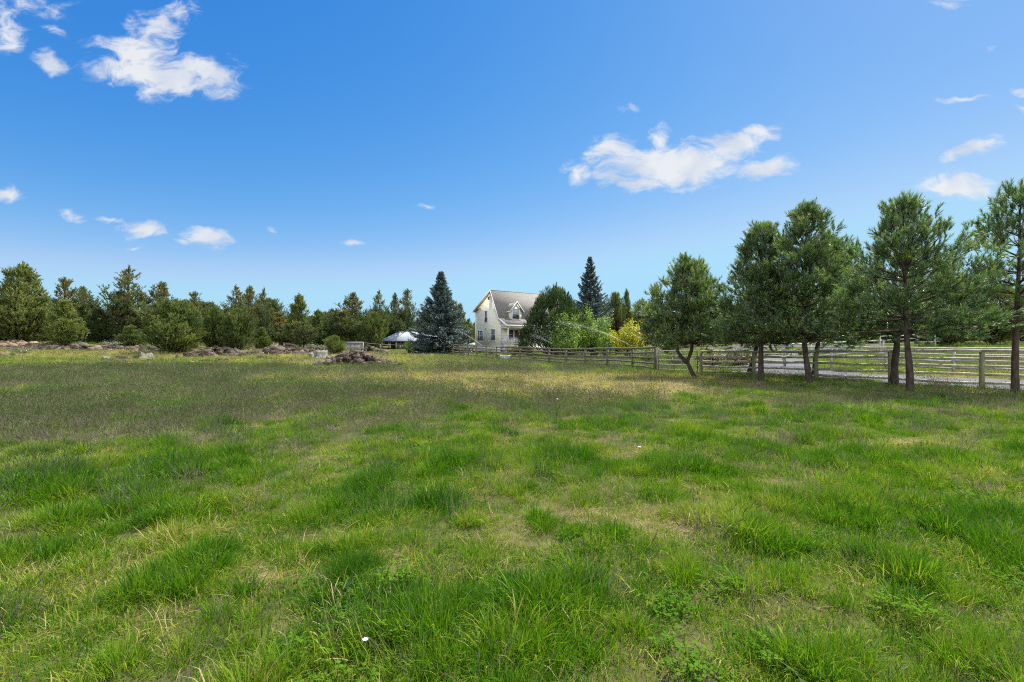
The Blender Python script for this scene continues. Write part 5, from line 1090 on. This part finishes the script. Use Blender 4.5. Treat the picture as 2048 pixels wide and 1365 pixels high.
nz = nt.nodes.new('ShaderNodeTexNoise'); nz.inputs['Scale'].default_value = 9; nz.inputs['Detail'].default_value = 3; L(cu.outputs[0], nz.inputs[0])
wv = nt.nodes.new('ShaderNodeVectorMath'); wv.operation = 'SUBTRACT'; L(nz.outputs['Color'], wv.inputs[0]); wv.inputs[1].default_value = (.5, .5, .5)
ws = nt.nodes.new('ShaderNodeVectorMath'); ws.operation = 'MULTIPLY'; L(wv.outputs[0], ws.inputs[0]); ws.inputs[1].default_value = (.09, .055, 0)
cw = nt.nodes.new('ShaderNodeVectorMath'); cw.operation = 'ADD'; L(cu.outputs[0], cw.inputs[0]); L(ws.outputs[0], cw.inputs[1])
CLOUDS = [(330, 150, 165, 42, 9, 1.0), (255, 110, 80, 34, 15, .9), (300, 62, 60, 42, -25, .75), (355, 28, 62, 24, -12, .65), (430, 160, 70, 26, 12, .9), (310, 185, 60, 22, 8, .5),
          (70, 12, 100, 24, 0, .5), (18, 58, 46, 42, 30, .7), (110, 120, 46, 22, 25, .8), (105, 50, 50, 14, 25, .3),
          (1335, 330, 150, 46, 0, 1.1), (1475, 288, 85, 28, -14, 1.0), (1225, 292, 48, 26, 0, .9), (1165, 342, 40, 22, 0, .85), (1310, 270, 32, 22, -20, .7), (1275, 365, 66, 22, 0, .9), (1400, 352, 60, 26, -8, .8),
          (1525, 341, 70, 20, -6, .95), (1920, 372, 86, 27, 4, 1.0), (1950, 305, 80, 15, -14, .7), (1925, 193, 58, 8, 0, .55), (2045, 183, 30, 12, 10, .65), (2046, 218, 34, 11, 10, .65), (1255, 215, 26, 10, -8, .55), (1900, 6, 44, 14, -10, .5), (1990, 104, 22, 8, -25, .35),
          (280, 463, 50, 18, 4, .9), (420, 476, 54, 20, 4, 1.05), (372, 487, 28, 7, 6, .5), (138, 430, 36, 10, 12, .6), (222, 438, 36, 8, 8, .55), (715, 482, 36, 8, 6, .8), (858, 412, 32, 6, 10, .5), (14, 388, 40, 16, 12, .8), (555, 458, 26, 7, 18, .35), (275, 502, 18, 6, 10, .4), (1575, 320, 30, 6, 0, .25), (475, 118, 24, 12, 30, .35)]
fld = None
for px, py, ra, rb_, rot, st in CLOUDS:
    mp = nt.nodes.new('ShaderNodeMapping'); mp.vector_type = 'TEXTURE'; mp.inputs['Location'].default_value = ((px - 1024) / F, (690 - py) / F, 0); mp.inputs['Rotation'].default_value = (0, 0, radians(-rot)); mp.inputs['Scale'].default_value = (ra * 1.28 / F, rb_ * 1.38 / F, 1); L(cw.outputs[0], mp.inputs[0])
    ln = nt.nodes.new('ShaderNodeVectorMath'); ln.operation = 'LENGTH'; L(mp.outputs[0], ln.inputs[0])
    v = math_node(nt, 'MULTIPLY', math_node(nt, 'SUBTRACT', 1, ln.outputs['Value'], True), st)
    fld = v if fld is None else math_node(nt, 'MAXIMUM', fld, v)
n2 = nt.nodes.new('ShaderNodeTexNoise'); n2.inputs['Scale'].default_value = 19; n2.inputs['Detail'].default_value = 9; n2.inputs['Roughness'].default_value = .66; n2.inputs['Distortion'].default_value = .35
mp = nt.nodes.new('ShaderNodeMapping'); mp.inputs['Scale'].default_value = (.75, 1.5, 1); mp.inputs['Rotation'].default_value = (0, 0, radians(-8)); L(cw.outputs[0], mp.inputs[0]); L(mp.outputs[0], n2.inputs[0])
den = math_node(nt, 'ADD', math_node(nt, 'MULTIPLY', fld, 1.95), math_node(nt, 'MULTIPLY', math_node(nt, 'SUBTRACT', n2.outputs[0], .53), 3.9))
mr = nt.nodes.new('ShaderNodeMapRange'); mr.interpolation_type = 'SMOOTHSTEP'; L(den, mr.inputs[0]); mr.inputs[1].default_value = .05; mr.inputs[2].default_value = 1.35
gate = nt.nodes.new('ShaderNodeMapRange'); gate.interpolation_type = 'SMOOTHSTEP'; L(fld, gate.inputs[0]); gate.inputs[1].default_value = .0; gate.inputs[2].default_value = .22
cov = math_node(nt, 'MULTIPLY', math_node(nt, 'MULTIPLY', mr.outputs[0], gate.outputs[0]), math_node(nt, 'GREATER_THAN', sep.outputs[1], .05)); cov = math_node(nt, 'MULTIPLY', cov, .93)
sc_ = nt.nodes.new('ShaderNodeSeparateColor'); L(sky.outputs[0], sc_.inputs[0]); cc_ = nt.nodes.new('ShaderNodeCombineColor')
for ch, g_, k_, top_ in ((0, 2.35, 3.8, .42), (1, 1.108, 1.14, .735), (2, .45, 1.03, .97)):      # deep clear high desert blue: grade of the sky light itself
    v_ = math_node(nt, 'POWER', math_node(nt, 'MULTIPLY', sc_.outputs[ch], .13), g_); sm_ = nt.nodes.new('ShaderNodeMath'); sm_.operation = 'SMOOTH_MIN'; L(math_node(nt, 'MULTIPLY', v_, k_), sm_.inputs[0]); sm_.inputs[1].default_value = top_; sm_.inputs[2].default_value = .12
    L(math_node(nt, 'MULTIPLY', sm_.outputs[0], 1 / 2 ** EXPO / SKY_STRENGTH), cc_.inputs[ch])
mx = nt.nodes.new('ShaderNodeMix'); mx.data_type = 'RGBA'; L(cov, mx.inputs[0]); L(cc_.outputs[0], mx.inputs[6])
CLOUD_V = .90 / SKY_STRENGTH / 2 ** EXPO
n4 = nt.nodes.new('ShaderNodeTexNoise'); n4.inputs['Scale'].default_value = 11; n4.inputs['Detail'].default_value = 5; L(cw.outputs[0], n4.inputs[0])
rc = ramp(nt, [(.36, (.70 * CLOUD_V, .78 * CLOUD_V, .92 * CLOUD_V)), (.60, (.97 * CLOUD_V, .985 * CLOUD_V, 1.0 * CLOUD_V))]); L(n4.outputs[0], rc.inputs[0]); L(rc.outputs[0], mx.inputs[7])
# unseen cloud added behind the viewer, brightened to lift the shaded sides
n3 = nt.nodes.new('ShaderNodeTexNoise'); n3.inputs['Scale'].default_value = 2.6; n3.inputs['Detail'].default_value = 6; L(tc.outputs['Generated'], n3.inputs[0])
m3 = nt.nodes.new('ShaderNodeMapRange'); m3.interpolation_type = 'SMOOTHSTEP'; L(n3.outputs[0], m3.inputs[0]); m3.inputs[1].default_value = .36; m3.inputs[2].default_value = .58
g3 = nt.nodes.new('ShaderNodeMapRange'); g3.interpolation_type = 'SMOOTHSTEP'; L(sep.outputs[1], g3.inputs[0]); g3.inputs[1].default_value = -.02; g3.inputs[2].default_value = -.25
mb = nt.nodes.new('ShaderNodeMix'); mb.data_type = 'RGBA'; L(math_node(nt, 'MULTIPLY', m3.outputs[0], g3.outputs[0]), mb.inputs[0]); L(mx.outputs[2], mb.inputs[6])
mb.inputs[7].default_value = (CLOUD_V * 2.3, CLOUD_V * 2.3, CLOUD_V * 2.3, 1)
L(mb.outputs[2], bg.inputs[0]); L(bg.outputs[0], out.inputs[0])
w.cycles.sampling_method = 'MANUAL'; w.cycles.sample_map_resolution = 512

cam = bpy.data.cameras.new('camera'); cam.lens = 17.0; cam.sensor_width = 36; cam.shift_y = 7.5 / 2048; cam.clip_end = 3000; cam.clip_start = .05
co = bpy.data.objects.new('camera', cam); C.objects.link(co); co.location = (0, 0, EYE); co.rotation_euler = (radians(90), 0, 0)
sc = bpy.context.scene; sc.camera = co
sc.view_settings.view_transform = 'Standard'; sc.view_settings.look = 'None'; sc.view_settings.exposure = EXPO; sc.view_settings.gamma = 1
sc.cycles.max_bounces = 6; sc.cycles.diffuse_bounces = 3; sc.cycles.transmission_bounces = 4; sc.cycles.transparent_max_bounces = 12; sc.cycles.glossy_bounces = 2
sc.cycles.use_denoising = False; sc.cycles.pixel_filter_type = 'BLACKMAN_HARRIS'; sc.cycles.filter_width = 1.1
